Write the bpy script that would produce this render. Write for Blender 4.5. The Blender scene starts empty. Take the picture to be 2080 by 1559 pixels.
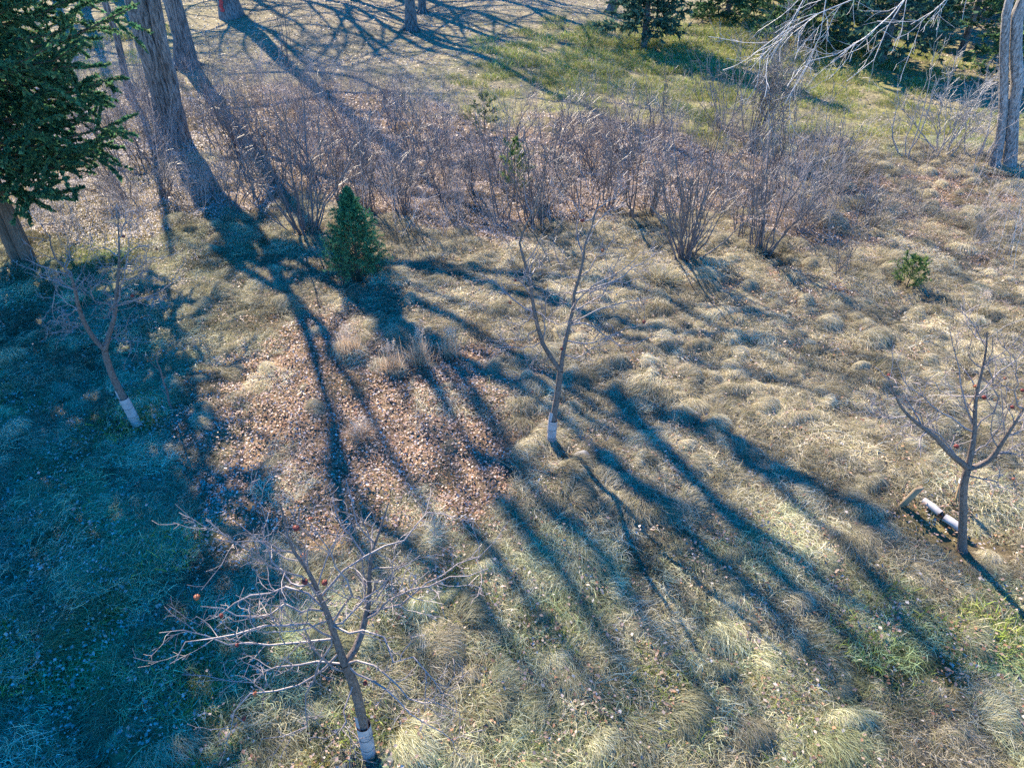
import bpy, math
import numpy as np

# ------------------------------------------------------------------ camera, sky, sun
sc = bpy.context.scene
CAM_H, PITCH, FPX = 7.7, math.radians(37.0), 1442.0
W, H = 2080.0, 1559.0
SUN_AZ = math.radians(-28.5)      # measured from the view direction (+Y), negative = to the left
SUN_EL = math.radians(37.0)

cd = bpy.data.cameras.new('camera')
cam = bpy.data.objects.new('camera', cd)
sc.collection.objects.link(cam)
cam.location = (0, 0, CAM_H)
cam.rotation_euler = (math.pi / 2 - PITCH, 0, 0)
cd.sensor_width = 36.0
cd.lens = 36.0 * FPX / W
cd.clip_start = 0.1
cd.clip_end = 2000
sc.camera = cam

world = bpy.data.worlds.new('World')
sc.world = world
world.use_nodes = True
nt = world.node_tree
sky = nt.nodes.new('ShaderNodeTexSky')
sky.sky_type = 'NISHITA'
sky.sun_disc = False
sky.sun_elevation = SUN_EL
sky.sun_rotation = SUN_AZ
sky.ozone_density = 10.0
sky.air_density = 0.95
sky.dust_density = 0.0
bg = nt.nodes['Background']
hs = nt.nodes.new('ShaderNodeHueSaturation')
hs.inputs['Saturation'].default_value = 1.22
nt.links.new(sky.outputs[0], hs.inputs['Color'])
nt.links.new(hs.outputs[0], bg.inputs[0])
bg.inputs[1].default_value = 0.15

SUND = np.array([math.sin(SUN_AZ) * math.cos(SUN_EL), math.cos(SUN_AZ) * math.cos(SUN_EL), math.sin(SUN_EL)])
ld = bpy.data.lights.new('sun', 'SUN')
ld.energy = 5.0
ld.angle = math.radians(0.53)
ld.color = (1.0, 0.85, 0.64)
sun = bpy.data.objects.new('sun', ld)
sc.collection.objects.link(sun)
from mathutils import Vector
sun.rotation_euler = Vector(SUND).to_track_quat('Z', 'Y').to_euler()

sc.view_settings.view_transform = 'Standard'
sc.view_settings.look = 'None'
sc.view_settings.exposure = 1.88
sc.view_settings.gamma = 1.0
sc.cycles.max_bounces = 5
sc.cycles.diffuse_bounces = 3
sc.cycles.glossy_bounces = 1
sc.cycles.transmission_bounces = 3
sc.cycles.transparent_max_bounces = 4
sc.cycles.use_denoising = False

# ------------------------------------------------------------------ geometry helpers
RNG = np.random.default_rng(7)
CP, SP = math.cos(PITCH), math.sin(PITCH)

_hr = np.random.default_rng(3)
_hw = [(_hr.uniform(0, 6.283), _hr.uniform(0, 6.283)) for _ in range(40)]
def snoise(x, y, wl, k0, n=5):
    """smooth pseudo noise in about -1..1 built from rotated sines"""
    x = np.asarray(x, float); y = np.asarray(y, float)
    s = 0
    for i in range(n):
        a, ph = _hw[(k0 + i) % 40]
        f = 6.283 / (wl * (0.7 + 0.16 * i))
        s = s + np.sin((x * math.cos(a) + y * math.sin(a)) * f + ph + 1.7 * np.sin((x * math.sin(a) - y * math.cos(a)) * f * 0.61 + ph * 2))
    return s / (n * 0.62)

def sstep(a, b, x):
    t = np.clip((x - a) / (b - a), 0, 1)
    return t * t * (3 - 2 * t)

def height(x, y):
    x = np.asarray(x, float); y = np.asarray(y, float)
    near = 1 - sstep(24, 34, y)
    z = near * (0.05 * snoise(x, y, 1.1, 0) + 0.07 * snoise(x, y, 3.7, 6)) + 0.03 * snoise(x, y, 6, 20)
    z = z + sstep(26, 40, y) * 0.30 * snoise(x, y, 16, 12)
    return z

def ray(px, py):
    xc = (px - W / 2) / FPX; yc = (H / 2 - py) / FPX
    return xc, CP + yc * SP, -SP + yc * CP          # x, y, z direction (not normalised)

def P(px, py, dz=0.0):
    """the ground point seen at a photograph position"""
    dx, dy, dzr = ray(px, py)
    z = 0.0
    for _ in range(6):
        t = (z - CAM_H) / dzr
        z = float(height(dx * t, dy * t))
    return np.array([dx * t, dy * t, z + dz])

def Q(px, py, Y):
    dx, dy, dz = ray(px, py)
    t = Y / dy
    return np.array([dx * t, Y, CAM_H + dz * t])

def proj(p):
    p = np.asarray(p, float)
    dx, dy, dz = p[..., 0], p[..., 1], p[..., 2] - CAM_H
    d = dy * CP - dz * SP
    u = dy * SP + dz * CP
    d = np.maximum(d, 0.05)
    return W / 2 + dx / d * FPX, H / 2 - u / d * FPX

def blob(px, py, cx, cy, rx, ry):
    return np.exp(-(((px - cx) / rx) ** 2 + ((py - cy) / ry) ** 2))

def plat(px, py, cx, cy, rx, ry):
    return np.exp(-((((px - cx) / rx) ** 2 + ((py - cy) / ry) ** 2) ** 1.6))

COL = sc.collection
def link(o):
    COL.objects.link(o); return o

def mesh_np(name, verts, faces, mats, smooth=True, cols=None, mat_idx=None):
    verts = np.ascontiguousarray(verts, dtype=np.float32).reshape(-1, 3)
    faces = np.ascontiguousarray(faces, dtype=np.int32)
    n, k = faces.shape
    me = bpy.data.meshes.new(name)
    me.vertices.add(len(verts)); me.vertices.foreach_set('co', verts.ravel())
    me.loops.add(n * k); me.loops.foreach_set('vertex_index', faces.ravel())
    me.polygons.add(n)
    me.polygons.foreach_set('loop_start', np.arange(0, n * k, k, dtype=np.int32))
    if smooth:
        me.polygons.foreach_set('use_smooth', np.ones(n, dtype=bool))
    if mat_idx is not None:
        me.polygons.foreach_set('material_index', np.asarray(mat_idx, dtype=np.int32))
    for m in (mats if isinstance(mats, (list, tuple)) else [mats]):
        me.materials.append(m)
    if cols is not None:
        ca = me.color_attributes.new('Col', 'FLOAT_COLOR', 'POINT')
        c4 = np.ones((len(verts), 4), dtype=np.float32); c4[:, :3] = cols
        ca.data.foreach_set('color', c4.ravel())
    me.update(calc_edges=True)
    return me

def obj(name, me, parent=None, loc=None):
    o = bpy.data.objects.new(name, me)
    if loc is not None: o.location = loc
    if parent is not None: o.parent = parent
    return link(o)

def empty(name, loc, label, cat, group=None, rz=0):
    o = bpy.data.objects.new(name, None)
    o.empty_display_size = 0.2
    o.location = loc; o.rotation_euler = (0, 0, rz)
    o['label'] = label; o['category'] = cat
    if group: o['group'] = group
    return link(o)

def tag(o, label, cat, group=None, kind=None):
    if label: o['label'] = label
    if cat: o['category'] = cat
    if group: o['group'] = group
    if kind: o['kind'] = kind
    return o

def norm(v):
    return v / np.maximum(np.linalg.norm(v, axis=-1, keepdims=True), 1e-9)

class Tubes:
    """collects batches of polylines and turns them into one mesh of tapered tubes"""
    def __init__(self): self.v = []; self.f = []; self.n = 0
    def add(self, pts, rad, sides=4, lumpy=0.0, rng=None):
        pts = np.asarray(pts, float); rad = np.asarray(rad, float)
        if pts.ndim == 2: pts = pts[None]; rad = rad[None]
        n, k, _ = pts.shape
        t = np.empty_like(pts)
        t[:, 1:-1] = pts[:, 2:] - pts[:, :-2]; t[:, 0] = pts[:, 1] - pts[:, 0]; t[:, -1] = pts[:, -1] - pts[:, -2]
        t = norm(t)
        mean = norm(pts[:, -1] - pts[:, 0])
        ref = np.where(np.abs(mean[:, 2:3]) > 0.8, np.array([[1.0, 0.13, 0]]), np.array([[0.0, 0.1, 1.0]]))
        u = norm(np.cross(t, ref[:, None, :])); w = np.cross(t, u)
        a = np.arange(sides) * 2 * math.pi / sides
        rr = rad[:, :, None] * np.ones(sides)
        if lumpy and rng is not None:
            ph = rng.uniform(0, 6.28, 4)
            zz = np.linspace(0, 1, k)[None, :, None]
            rr = rr * (1 + lumpy * (np.sin(3 * a + ph[0] + 2 * zz) * 0.6 + np.sin(5 * a + ph[1] - 5 * zz) * 0.4 + np.sin(2 * a + ph[2] + 9 * zz) * 0.4)
                       + lumpy * 0.5 * rng.normal(size=rr.shape))
        ring = pts[:, :, None, :] + rr[..., None] * (np.cos(a)[None, None, :, None] * u[:, :, None, :] + np.sin(a)[None, None, :, None] * w[:, :, None, :])
        idx = np.arange(n * k * sides).reshape(n, k, sides) + self.n
        q = np.stack([idx[:, :-1], np.roll(idx, -1, 2)[:, :-1], np.roll(idx, -1, 2)[:, 1:], idx[:, 1:]], -1)
        self.v.append(ring.reshape(-1, 3)); self.f.append(q.reshape(-1, 4)); self.n += n * k * sides
    def mesh(self, name, mat):
        return mesh_np(name, np.concatenate(self.v), np.concatenate(self.f), mat)

def resample(pts, k):
    pts = np.asarray(pts, float)
    # Catmull-Rom through the given points, then even arc length
    p = np.vstack([2 * pts[0] - pts[1], pts, 2 * pts[-1] - pts[-2]])
    out = []
    for i in range(1, len(p) - 2):
        t = np.linspace(0, 1, 6, endpoint=False)[:, None]
        a, b, c, d = p[i - 1], p[i], p[i + 1], p[i + 2]
        out.append(0.5 * ((2 * b) + (-a + c) * t + (2 * a - 5 * b + 4 * c - d) * t ** 2 + (-a + 3 * b - 3 * c + d) * t ** 3))
    out = np.vstack(out + [pts[-1:]])
    s = np.concatenate([[0], np.cumsum(np.linalg.norm(np.diff(out, axis=0), axis=1))])
    q = np.linspace(0, s[-1], k)
    return np.stack([np.interp(q, s, out[:, j]) for j in range(3)], 1)

def spawn(rng, pts, rad, m, t=(0.2, 0.95), ang=(0.5, 1.0), length=(0.3, 0.6), rs=0.6, tip=0.002, k=4, up=0.0, wob=0.15, rel=False, flat=0.0, rmax=None):
    """m children on every polyline of a batch; returns their polylines and radii"""
    n, k0, _ = pts.shape
    tt = rng.uniform(t[0], t[1], (n, m)); idx = tt * (k0 - 1); i = np.minimum(idx.astype(int), k0 - 2); f = (idx - i)[..., None]
    r_ = np.arange(n)[:, None]
    a, b = pts[r_, i], pts[r_, i + 1]
    base = a + (b - a) * f
    r0 = (rad[r_, i] * (1 - f[..., 0]) + rad[r_, i + 1] * f[..., 0]) * rs
    tan = norm(b - a)
    rv = rng.normal(size=(n, m, 3))
    if flat: rv[..., 2] *= (1 - flat)
    perp = norm(rv - (rv * tan).sum(-1, keepdims=True) * tan)
    an = rng.uniform(ang[0], ang[1], (n, m, 1))
    d = norm(tan * np.cos(an) + perp * np.sin(an) + np.array([0, 0, up]))
    L = rng.uniform(length[0], length[1], (n, m))
    if rel:
        pl = np.linalg.norm(np.diff(pts, axis=1), axis=2).sum(1)[:, None]
        L = L * pl * (1.15 - 0.6 * tt)
    out = [base]; p = base
    for j in range(k - 1):
        p = p + d * (L / (k - 1))[..., None]; out.append(p)
        d = norm(d + wob * rng.normal(size=d.shape) + np.array([0, 0, up * 0.5]))
    o = np.stack(out, 2).reshape(n * m, k, 3)
    if rmax is not None: r0 = np.minimum(r0, rmax)
    r0 = np.maximum(r0, tip).reshape(-1, 1)
    s = np.linspace(0, 1, k)[None]
    return o, r0 * (1 - s) + tip * s

# ------------------------------------------------------------------ materials
def new_mat(name):
    m = bpy.data.materials.new(name); m.use_nodes = True
    nt = m.node_tree; nt.nodes.clear()
    out = nt.nodes.new('ShaderNodeOutputMaterial')
    return m, nt, out

def N(nt, typ, **kw):
    n = nt.nodes.new(typ)
    for k, v in kw.items():
        if k in n.inputs: n.inputs[k].default_value = v
        else: setattr(n, k, v)
    return n

def ramp(nt, fac, stops):
    r = nt.nodes.new('ShaderNodeValToRGB')
    el = r.color_ramp.elements
    while len(el) < len(stops): el.new(0.5)
    for e, (p, c) in zip(el, stops): e.position = p; e.color = (*c, 1)
    nt.links.new(fac, r.inputs[0])
    return r.outputs[0]

def bark_mat(name, c1, c2, scale=(9, 9, 2.2), bump=0.5, rough=0.75, spec=0.35):
    m, nt, out = new_mat(name)
    tc = N(nt, 'ShaderNodeTexCoord'); mp = N(nt, 'ShaderNodeMapping', Scale=scale)
    nt.links.new(tc.outputs['Object'], mp.inputs[0])
    n1 = N(nt, 'ShaderNodeTexNoise', Scale=3.0, Detail=8.0, Roughness=0.65, Distortion=0.6)
    nt.links.new(mp.outputs[0], n1.inputs['Vector'])
    n2 = N(nt, 'ShaderNodeTexNoise', Scale=0.8, Detail=3.0)
    nt.links.new(tc.outputs['Object'], n2.inputs['Vector'])
    col = ramp(nt, n1.outputs[0], [(0.38, c1), (0.60, c2)])
    mx = N(nt, 'ShaderNodeMix', data_type='RGBA', blend_type='MULTIPLY')
    mx.inputs[0].default_value = 0.6
    nt.links.new(col, mx.inputs[6])
    nt.links.new(ramp(nt, n2.outputs[0], [(0.3, (0.55, 0.55, 0.55)), (0.7, (1.25, 1.22, 1.18))]), mx.inputs[7])
    b = N(nt, 'ShaderNodeBsdfPrincipled', Roughness=rough)
    b.inputs['Specular IOR Level'].default_value = spec
    nt.links.new(mx.outputs[2], b.inputs['Base Color'])
    bp = N(nt, 'ShaderNodeBump', Strength=bump, Distance=0.04)
    nt.links.new(n1.outputs[0], bp.inputs['Height']); nt.links.new(bp.outputs[0], b.inputs['Normal'])
    nt.links.new(b.outputs[0], out.inputs[0])
    return m

def leafy_mat(name, transl=0.35, gain=1.0, attr='Col', instancer=False, base=None, gloss=0.0, jitter=0.25, tscale=1.0):
    """thin leaves, needles and blades: diffuse plus light through the blade; the hue comes from the piece itself"""
    m, nt, out = new_mat(name)
    if base is None:
        at = N(nt, 'ShaderNodeAttribute', attribute_name=attr); col = at.outputs['Color']
    else:
        rgb = N(nt, 'ShaderNodeRGB'); rgb.outputs[0].default_value = (*base, 1); col = rgb.outputs[0]
    if instancer:
        ai = N(nt, 'ShaderNodeAttribute', attribute_name='tint', attribute_type='INSTANCER')
        mx = N(nt, 'ShaderNodeMix', data_type='RGBA', blend_type='MULTIPLY'); mx.inputs[0].default_value = 1.0
        nt.links.new(col, mx.inputs[6]); nt.links.new(ai.outputs['Color'], mx.inputs[7]); col = mx.outputs[2]
    tc = N(nt, 'ShaderNodeNewGeometry')
    hv = N(nt, 'ShaderNodeHueSaturation')
    rp = N(nt, 'ShaderNodeMapRange'); rp.inputs[3].default_value = 1 - jitter; rp.inputs[4].default_value = 1 + jitter
    nt.links.new(tc.outputs['Random Per Island'], rp.inputs[0])
    mul = N(nt, 'ShaderNodeMath', operation='MULTIPLY'); mul.inputs[1].default_value = gain
    nt.links.new(rp.outputs[0], mul.inputs[0]); nt.links.new(mul.outputs[0], hv.inputs['Value'])
    nt.links.new(col, hv.inputs['Color'])
    d = N(nt, 'ShaderNodeBsdfDiffuse'); t = N(nt, 'ShaderNodeBsdfTranslucent')
    nt.links.new(hv.outputs[0], d.inputs[0])
    nt.links.new(hv.outputs[0], t.inputs[0])
    ms = N(nt, 'ShaderNodeMixShader'); ms.inputs[0].default_value = transl
    nt.links.new(d.outputs[0], ms.inputs[1]); nt.links.new(t.outputs[0], ms.inputs[2])
    res = ms.outputs[0]
    if gloss:
        g = N(nt, 'ShaderNodeBsdfGlossy', Roughness=0.45)
        ms2 = N(nt, 'ShaderNodeMixShader'); ms2.inputs[0].default_value = gloss
        nt.links.new(res, ms2.inputs[1]); nt.links.new(g.outputs[0], ms2.inputs[2]); res = ms2.outputs[0]
    nt.links.new(res, out.inputs[0])
    return m

def plain_mat(name, c, rough=0.6, var=0.25, scale=12.0, c2=None, bump=0.15, spec=0.3):
    m, nt, out = new_mat(name)
    tc = N(nt, 'ShaderNodeTexCoord')
    n1 = N(nt, 'ShaderNodeTexNoise', Scale=scale, Detail=6.0, Roughness=0.6)
    nt.links.new(tc.outputs['Object'], n1.inputs['Vector'])
    c2 = c2 or tuple(x * (1 - var) for x in c)
    b = N(nt, 'ShaderNodeBsdfPrincipled', Roughness=rough)
    b.inputs['Specular IOR Level'].default_value = spec
    nt.links.new(ramp(nt, n1.outputs[0], [(0.3, c2), (0.65, c)]), b.inputs['Base Color'])
    bp = N(nt, 'ShaderNodeBump', Strength=bump, Distance=0.02)
    nt.links.new(n1.outputs[0], bp.inputs['Height']); nt.links.new(bp.outputs[0], b.inputs['Normal'])
    nt.links.new(b.outputs[0], out.inputs[0])
    return m

M = {}
M['maple_bark'] = bark_mat('maple_bark', (0.03, 0.028, 0.027), (0.27, 0.25, 0.235), scale=(7, 7, 0.9), bump=1.0)
M['bush_twig'] = bark_mat('bush_twig', (0.16, 0.15, 0.145), (0.42, 0.40, 0.385), scale=(15, 15, 15), bump=0.1, rough=0.45, spec=0.5)
M['grey_bark'] = bark_mat('grey_bark', (0.08, 0.075, 0.07), (0.40, 0.37, 0.35), scale=(8, 8, 2.2), bump=0.9, rough=0.65)
M['cedar_bark'] = bark_mat('cedar_bark', (0.07, 0.045, 0.032), (0.22, 0.15, 0.11), scale=(14, 14, 1.0), bump=0.7)
M['apple_bark'] = bark_mat('apple_bark', (0.075, 0.055, 0.047), (0.20, 0.155, 0.135), scale=(20, 20, 8), bump=0.4, rough=0.6)
M['apple_twig'] = bark_mat('apple_twig', (0.11, 0.09, 0.09), (0.29, 0.245, 0.245), scale=(20, 20, 20), bump=0.1, rough=0.42, spec=0.6)
M['shrub_twig'] = bark_mat('shrub_twig', (0.085, 0.073, 0.066), (0.29, 0.255, 0.235), scale=(20, 20, 10), bump=0.2, rough=0.45, spec=0.5)
M['shrub_bark'] = bark_mat('shrub_bark', (0.055, 0.048, 0.05), (0.19, 0.165, 0.165), scale=(20, 20, 10), bump=0.2, rough=0.45, spec=0.5)
M['pale_twig'] = bark_mat('pale_twig', (0.34, 0.32, 0.31), (0.60, 0.57, 0.55), scale=(15, 15, 15), bump=0.1, rough=0.45, spec=0.5)
M['guard'] = plain_mat('trunk_guard_plastic', (0.47, 0.40, 0.38), rough=0.7, var=0.45, scale=9, bump=0.25)
M['tube'] = plain_mat('white_tube_plastic', (0.42, 0.385, 0.365), rough=0.65, var=0.45, scale=7, bump=0.25)
M['rusty'] = plain_mat('rusty_leaf_plug', (0.33, 0.13, 0.05), rough=0.8, var=0.6, scale=20)
M['tie'] = plain_mat('dark_tie', (0.03, 0.03, 0.035), rough=0.6)
M['wood'] = plain_mat('weathered_wood', (0.30, 0.21, 0.12), rough=0.7, var=0.45, scale=9, bump=0.3)
M['white_paint'] = plain_mat('white_paint', (0.8, 0.82, 0.8), rough=0.5, var=0.15)
M['stone'] = plain_mat('granite', (0.22, 0.21, 0.20), rough=0.8, var=0.6, scale=9, bump=0.5)
M['sheet'] = plain_mat('dark_ground_sheet', (0.035, 0.05, 0.065), rough=0.55, var=0.5, scale=14, bump=0.4)
M['apple'] = plain_mat('shrivelled_apple', (0.20, 0.03, 0.022), rough=0.6, var=0.65, scale=30, bump=0.5)
M['apple_o'] = plain_mat('shrivelled_apple_orange', (0.34, 0.10, 0.04), rough=0.5, var=0.6, scale=30, bump=0.5)
M['red_paint'] = plain_mat('red_tree_paint', (0.55, 0.05, 0.05), rough=0.6, var=0.5, scale=8)
M['grass'] = leafy_mat('dry_grass', transl=0.38, instancer=True, jitter=0.3)
M['tuft'] = leafy_mat('dry_tall_grass', transl=0.4, jitter=0.3)
M['litter'] = leafy_mat('fallen_leaves', transl=0.22, jitter=0.35, gloss=0.03, gain=1.08)
M['cedar'] = leafy_mat('cedar_sprays', transl=0.40, jitter=0.4)
M['spruce'] = leafy_mat('spruce_needles', transl=0.3, jitter=0.4)
M['brush'] = leafy_mat('brush_stems', transl=0.0, jitter=0.35, instancer=True, gloss=0.05)

def ground_mat():
    m, nt, out = new_mat('ground_soil_and_turf')
    at = N(nt, 'ShaderNodeAttribute', attribute_name='Col')
    tc = N(nt, 'ShaderNodeTexCoord')
    n1 = N(nt, 'ShaderNodeTexNoise', Scale=7.0, Detail=10.0, Roughness=0.75)
    n2 = N(nt, 'ShaderNodeTexNoise', Scale=0.45, Detail=5.0, Roughness=0.6)
    n3 = N(nt, 'ShaderNodeTexVoronoi', Scale=9.0)
    for n in (n1, n2, n3): nt.links.new(tc.outputs['Object'], n.inputs['Vector'])
    a = N(nt, 'ShaderNodeMix', data_type='RGBA', blend_type='MULTIPLY'); a.inputs[0].default_value = 1.0
    nt.links.new(at.outputs['Color'], a.inputs[6])
    nt.links.new(ramp(nt, n1.outputs[0], [(0.30, (0.35, 0.33, 0.30)), (0.50, (0.95, 0.95, 0.95)), (0.70, (1.75, 1.6, 1.45))]), a.inputs[7])
    b = N(nt, 'ShaderNodeMix', data_type='RGBA', blend_type='MULTIPLY'); b.inputs[0].default_value = 0.8
    nt.links.new(a.outputs[2], b.inputs[6])
    nt.links.new(ramp(nt, n2.outputs[0], [(0.3, (0.7, 0.75, 0.65)), (0.7, (1.25, 1.18, 1.15))]), b.inputs[7])
    c = N(nt, 'ShaderNodeMix', data_type='RGBA', blend_type='MULTIPLY'); c.inputs[0].default_value = 0.55
    nt.links.new(b.outputs[2], c.inputs[6]); 
    nt.links.new(ramp(nt, n3.outputs['Color'], [(0.2, (0.6, 0.58, 0.55)), (0.8, (1.5, 1.4, 1.35))]), c.inputs[7])
    s = N(nt, 'ShaderNodeBsdfPrincipled', Roughness=0.95); s.inputs['Specular IOR Level'].default_value = 0.1
    nt.links.new(c.outputs[2], s.inputs['Base Color'])
    bp = N(nt, 'ShaderNodeBump', Strength=0.8, Distance=0.08)
    nt.links.new(n1.outputs[0], bp.inputs['Height']); nt.links.new(bp.outputs[0], s.inputs['Normal'])
    nt.links.new(s.outputs[0], out.inputs[0])
    return m
M['ground'] = ground_mat()

# ------------------------------------------------------------------ what grows where (real zones of the plot)
def zones(x, y):
    """leaf, green, thicket, lawn weights of a ground position"""
    z = height(x, y)
    px, py = proj(np.stack([x, y, z], -1))
    n = snoise(x, y, 2.6, 25); n2 = snoise(x, y, 0.9, 31)
    edge = 455 + 40 * np.sin(px / 130.0) + np.where(px > 1300, (px - 1300) * 0.22, 0) + np.where(px < 350, 20, 0) + 18 * n
    back = np.interp(px, [0, 300, 700, 1000, 1250, 1500, 1800, 2080], [170, 170, 170, 250, 240, 290, 290, 300]) + 22 * n
    thick = (1 - sstep(-25, 25, py - edge)) * sstep(-30, 30, py - back)
    thick = thick * (1 - 0.65 * sstep(1580, 1760, px))
    lawn = 1 - sstep(-30, 30, py - back)
    leaf = np.maximum.reduce([1.7 * plat(px, py, 645, 890, 215, 250), 1.7 * plat(px, py, 850, 945, 235, 155), 1.1 * plat(px, py, 440, 940, 120, 190), 0.62 * plat(px, py, 1850, 430, 330, 140), 1.0 * plat(px, py, 760, 790, 240, 120),
                              0.8 * blob(px, py, 1010, 740, 200, 90), 0.8 * blob(px, py, 1600, 590, 170, 50), 0.5 * blob(px, py, 700, 1120, 250, 80)])
    leaf = leaf * (0.95 + 0.3 * n + 0.2 * n2) + 0.16 + 0.12 * n2
    leaf = np.clip(np.maximum(leaf, thick * (0.95 - 0.45 * sstep(1350, 1800, px))), 0.02, 1.3)
    green = np.clip(0.9 * blob(px, py, 215, 505, 55, 30) + 0.6 * blob(px, py, 120, 570, 90, 40) + 0.62 * sstep(880, 1300, py) * (0.7 + 0.7 * n)
                    + 0.25 * sstep(700, 300, px) * sstep(1100, 700, py) + 0.25 * blob(px, py, 560, 500, 120, 30) + (0.16 + 0.40 * n) * sstep(560, 400, px) * sstep(640, 820, py)
                    + lawn * (0.10 + 0.85 * (0.8 + 0.5 * n) * np.clip(blob(px, py, 1230, 170, 330, 120) + blob(px, py, 1900, 290, 260, 60) + blob(px, py, 1650, 120, 300, 160), 0, 1)), 0, 1.2)
    return leaf, green, thick, lawn, px, py, n, n2

# ------------------------------------------------------------------ the ground
def build_ground():
    ys = np.concatenate([np.arange(-6, 26, 0.17), 26 + np.cumsum(0.17 * 1.035 ** np.arange(125))])
    u = np.linspace(-1, 1, 260)
    xs = np.sign(u) * (np.abs(u) * 16 + np.abs(u) ** 4 * 280)
    X, Y = np.meshgrid(xs, ys)
    Z = height(X, Y)
    leaf, green, thick, lawn, px, py, n, n2 = zones(X, Y)
    soil = np.array([0.06, 0.047, 0.033]); leafc = np.array([0.20, 0.145, 0.11]); straw = np.array([0.20, 0.165, 0.105])
    tan = np.array([0.185, 0.165, 0.13]); gr = np.array([0.20, 0.215, 0.05])
    w = lambda a: np.clip(a, 0, 1)[..., None]
    c = soil * 0.6 + straw * 0.4 + np.zeros(X.shape + (3,))
    c = c * (1 - w(leaf) * 0.5) + leafc * w(leaf) * 0.5
    c = c * (1 - w(lawn)) + tan * w(lawn)
    g = w(green * (0.8 + 0.4 * n2))
    c = c * (1 - g * 0.85) + gr * g * 0.85
    r, k = X.shape
    idx = np.arange(r * k).reshape(r, k)
    q = np.stack([idx[:-1, :-1], idx[:-1, 1:], idx[1:, 1:], idx[1:, :-1]], -1).reshape(-1, 4)
    o = obj('ground', mesh_np('ground', np.stack([X, Y, Z], -1), q, M['ground'], cols=c.reshape(-1, 3)))
    o['kind'] = 'structure'; o['label'] = 'leaf-strewn ground of the clearing and the lawn beyond'
build_ground()

KEEP = [(P(*q), r) for q, r in (((1828, 1028), 0.22), ((1942, 1022), 0.25), ((1870, 1034), 0.34), ((1890, 1050), 0.34), ((1902, 1062), 0.34), ((1917, 1075), 0.34), ((1935, 1092), 0.34), ((1954, 1104), 0.28),
        ((1180, 935), 0.16), ((1180, 955), 0.12), ((755, 1540), 0.30), ((735, 1556), 0.35), ((1118, 908), 0.25), ((278, 862), 0.25), ((1838, 595), 0.2), ((728, 560), 0.4), ((1958, 1118), 0.2))]
def clear_of(x, y, pad=0.0):
    ok = np.ones(len(x), bool)
    for p, r in KEEP: ok &= (x - p[0]) ** 2 + (y - p[1] + 0.12) ** 2 > (r + pad) ** 2
    return ok

# ------------------------------------------------------------------ scatter of uncountable cover through geometry nodes
def blades(rng, n, base_fn, width, cols, segs=3):
    """n curved strips; base_fn returns (n, segs+1, 3) centre lines"""
    c = base_fn(n)
    t = norm(np.gradient(c, axis=1))
    side = norm(np.cross(t, rng.normal(size=(n, 1, 3)) * 0.6 + np.array([0, 0, 1.0])))
    k = c.shape[1]
    w = (width * rng.uniform(0.6, 1.3, (n, 1, 1))) * np.array([1.0, 1.0, 0.8, 0.12])[:k][None, :, None] * 0.5
    v = np.stack([c - side * w, c + side * w], 2).reshape(n * k * 2, 3)
    idx = np.arange(n * k * 2).reshape(n, k, 2)
    q = np.stack([idx[:, :-1, 0], idx[:, :-1, 1], idx[:, 1:, 1], idx[:, 1:, 0]], -1).reshape(-1, 4)
    ci = cols[rng.integers(0, len(cols), n)]
    return v, q, np.repeat(ci, k * 2, 0)

STRAW = np.array([[0.50, 0.45, 0.31], [0.43, 0.38, 0.26], [0.58, 0.53, 0.41], [0.32, 0.28, 0.19], [0.46, 0.42, 0.34], [0.22, 0.19, 0.13], [0.52, 0.44, 0.29], [0.26, 0.26, 0.13]])

def tussock_mesh(rng, i):
    """a mop of long dead blades combed over a rounded hump (x = the way it is combed)"""
    R, Hh = rng.uniform(0.22, 0.36), rng.uniform(0.12, 0.21)
    wide = rng.uniform(1.1, 1.7); skew = rng.uniform(0.1, 0.35)
    dome = lambda x, y: Hh * np.clip(1 - ((x - skew * R * 0.5) / R) ** 2 - (y / (R * wide)) ** 2, 0, 1) ** 0.8
    def f(n):
        rr = np.sqrt(rng.uniform(0, 1, n)) * 0.95; ph = rng.uniform(0, 6.28, n)
        x0 = R * rr * np.cos(ph) - 0.25 * R; y0 = R * wide * rr * np.sin(ph)
        a = rng.normal(0, 0.35, n) + 0.9 * y0 / (R * wide)
        curl = rng.normal(0, 0.5, n); L = rng.uniform(0.10, 0.34, n)
        lift = np.abs(rng.normal(0.0, 0.022, n)); wild = rng.uniform(0, 1, n) < 0.06
        lift = np.where(wild, lift + 0.06, lift)
        s = np.array([0, 0.33, 0.68, 1.0]); pts = np.zeros((n, 4, 3)); x, y = x0.copy(), y0.copy()
        for j in range(4):
            if j:
                x = x + L * (s[j] - s[j - 1]) * np.cos(a + curl * s[j]); y = y + L * (s[j] - s[j - 1]) * np.sin(a + curl * s[j])
            pts[:, j, 0] = x; pts[:, j, 1] = y
            pts[:, j, 2] = dome(x, y) + lift * (0.3, 1.0, 1.0, 0.7)[j] + 0.004
        return pts
    v, q, c = blades(rng, 820, f, 0.0045, STRAW)
    return mesh_np('tussock', v, q, M['grass'], cols=c)

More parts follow.
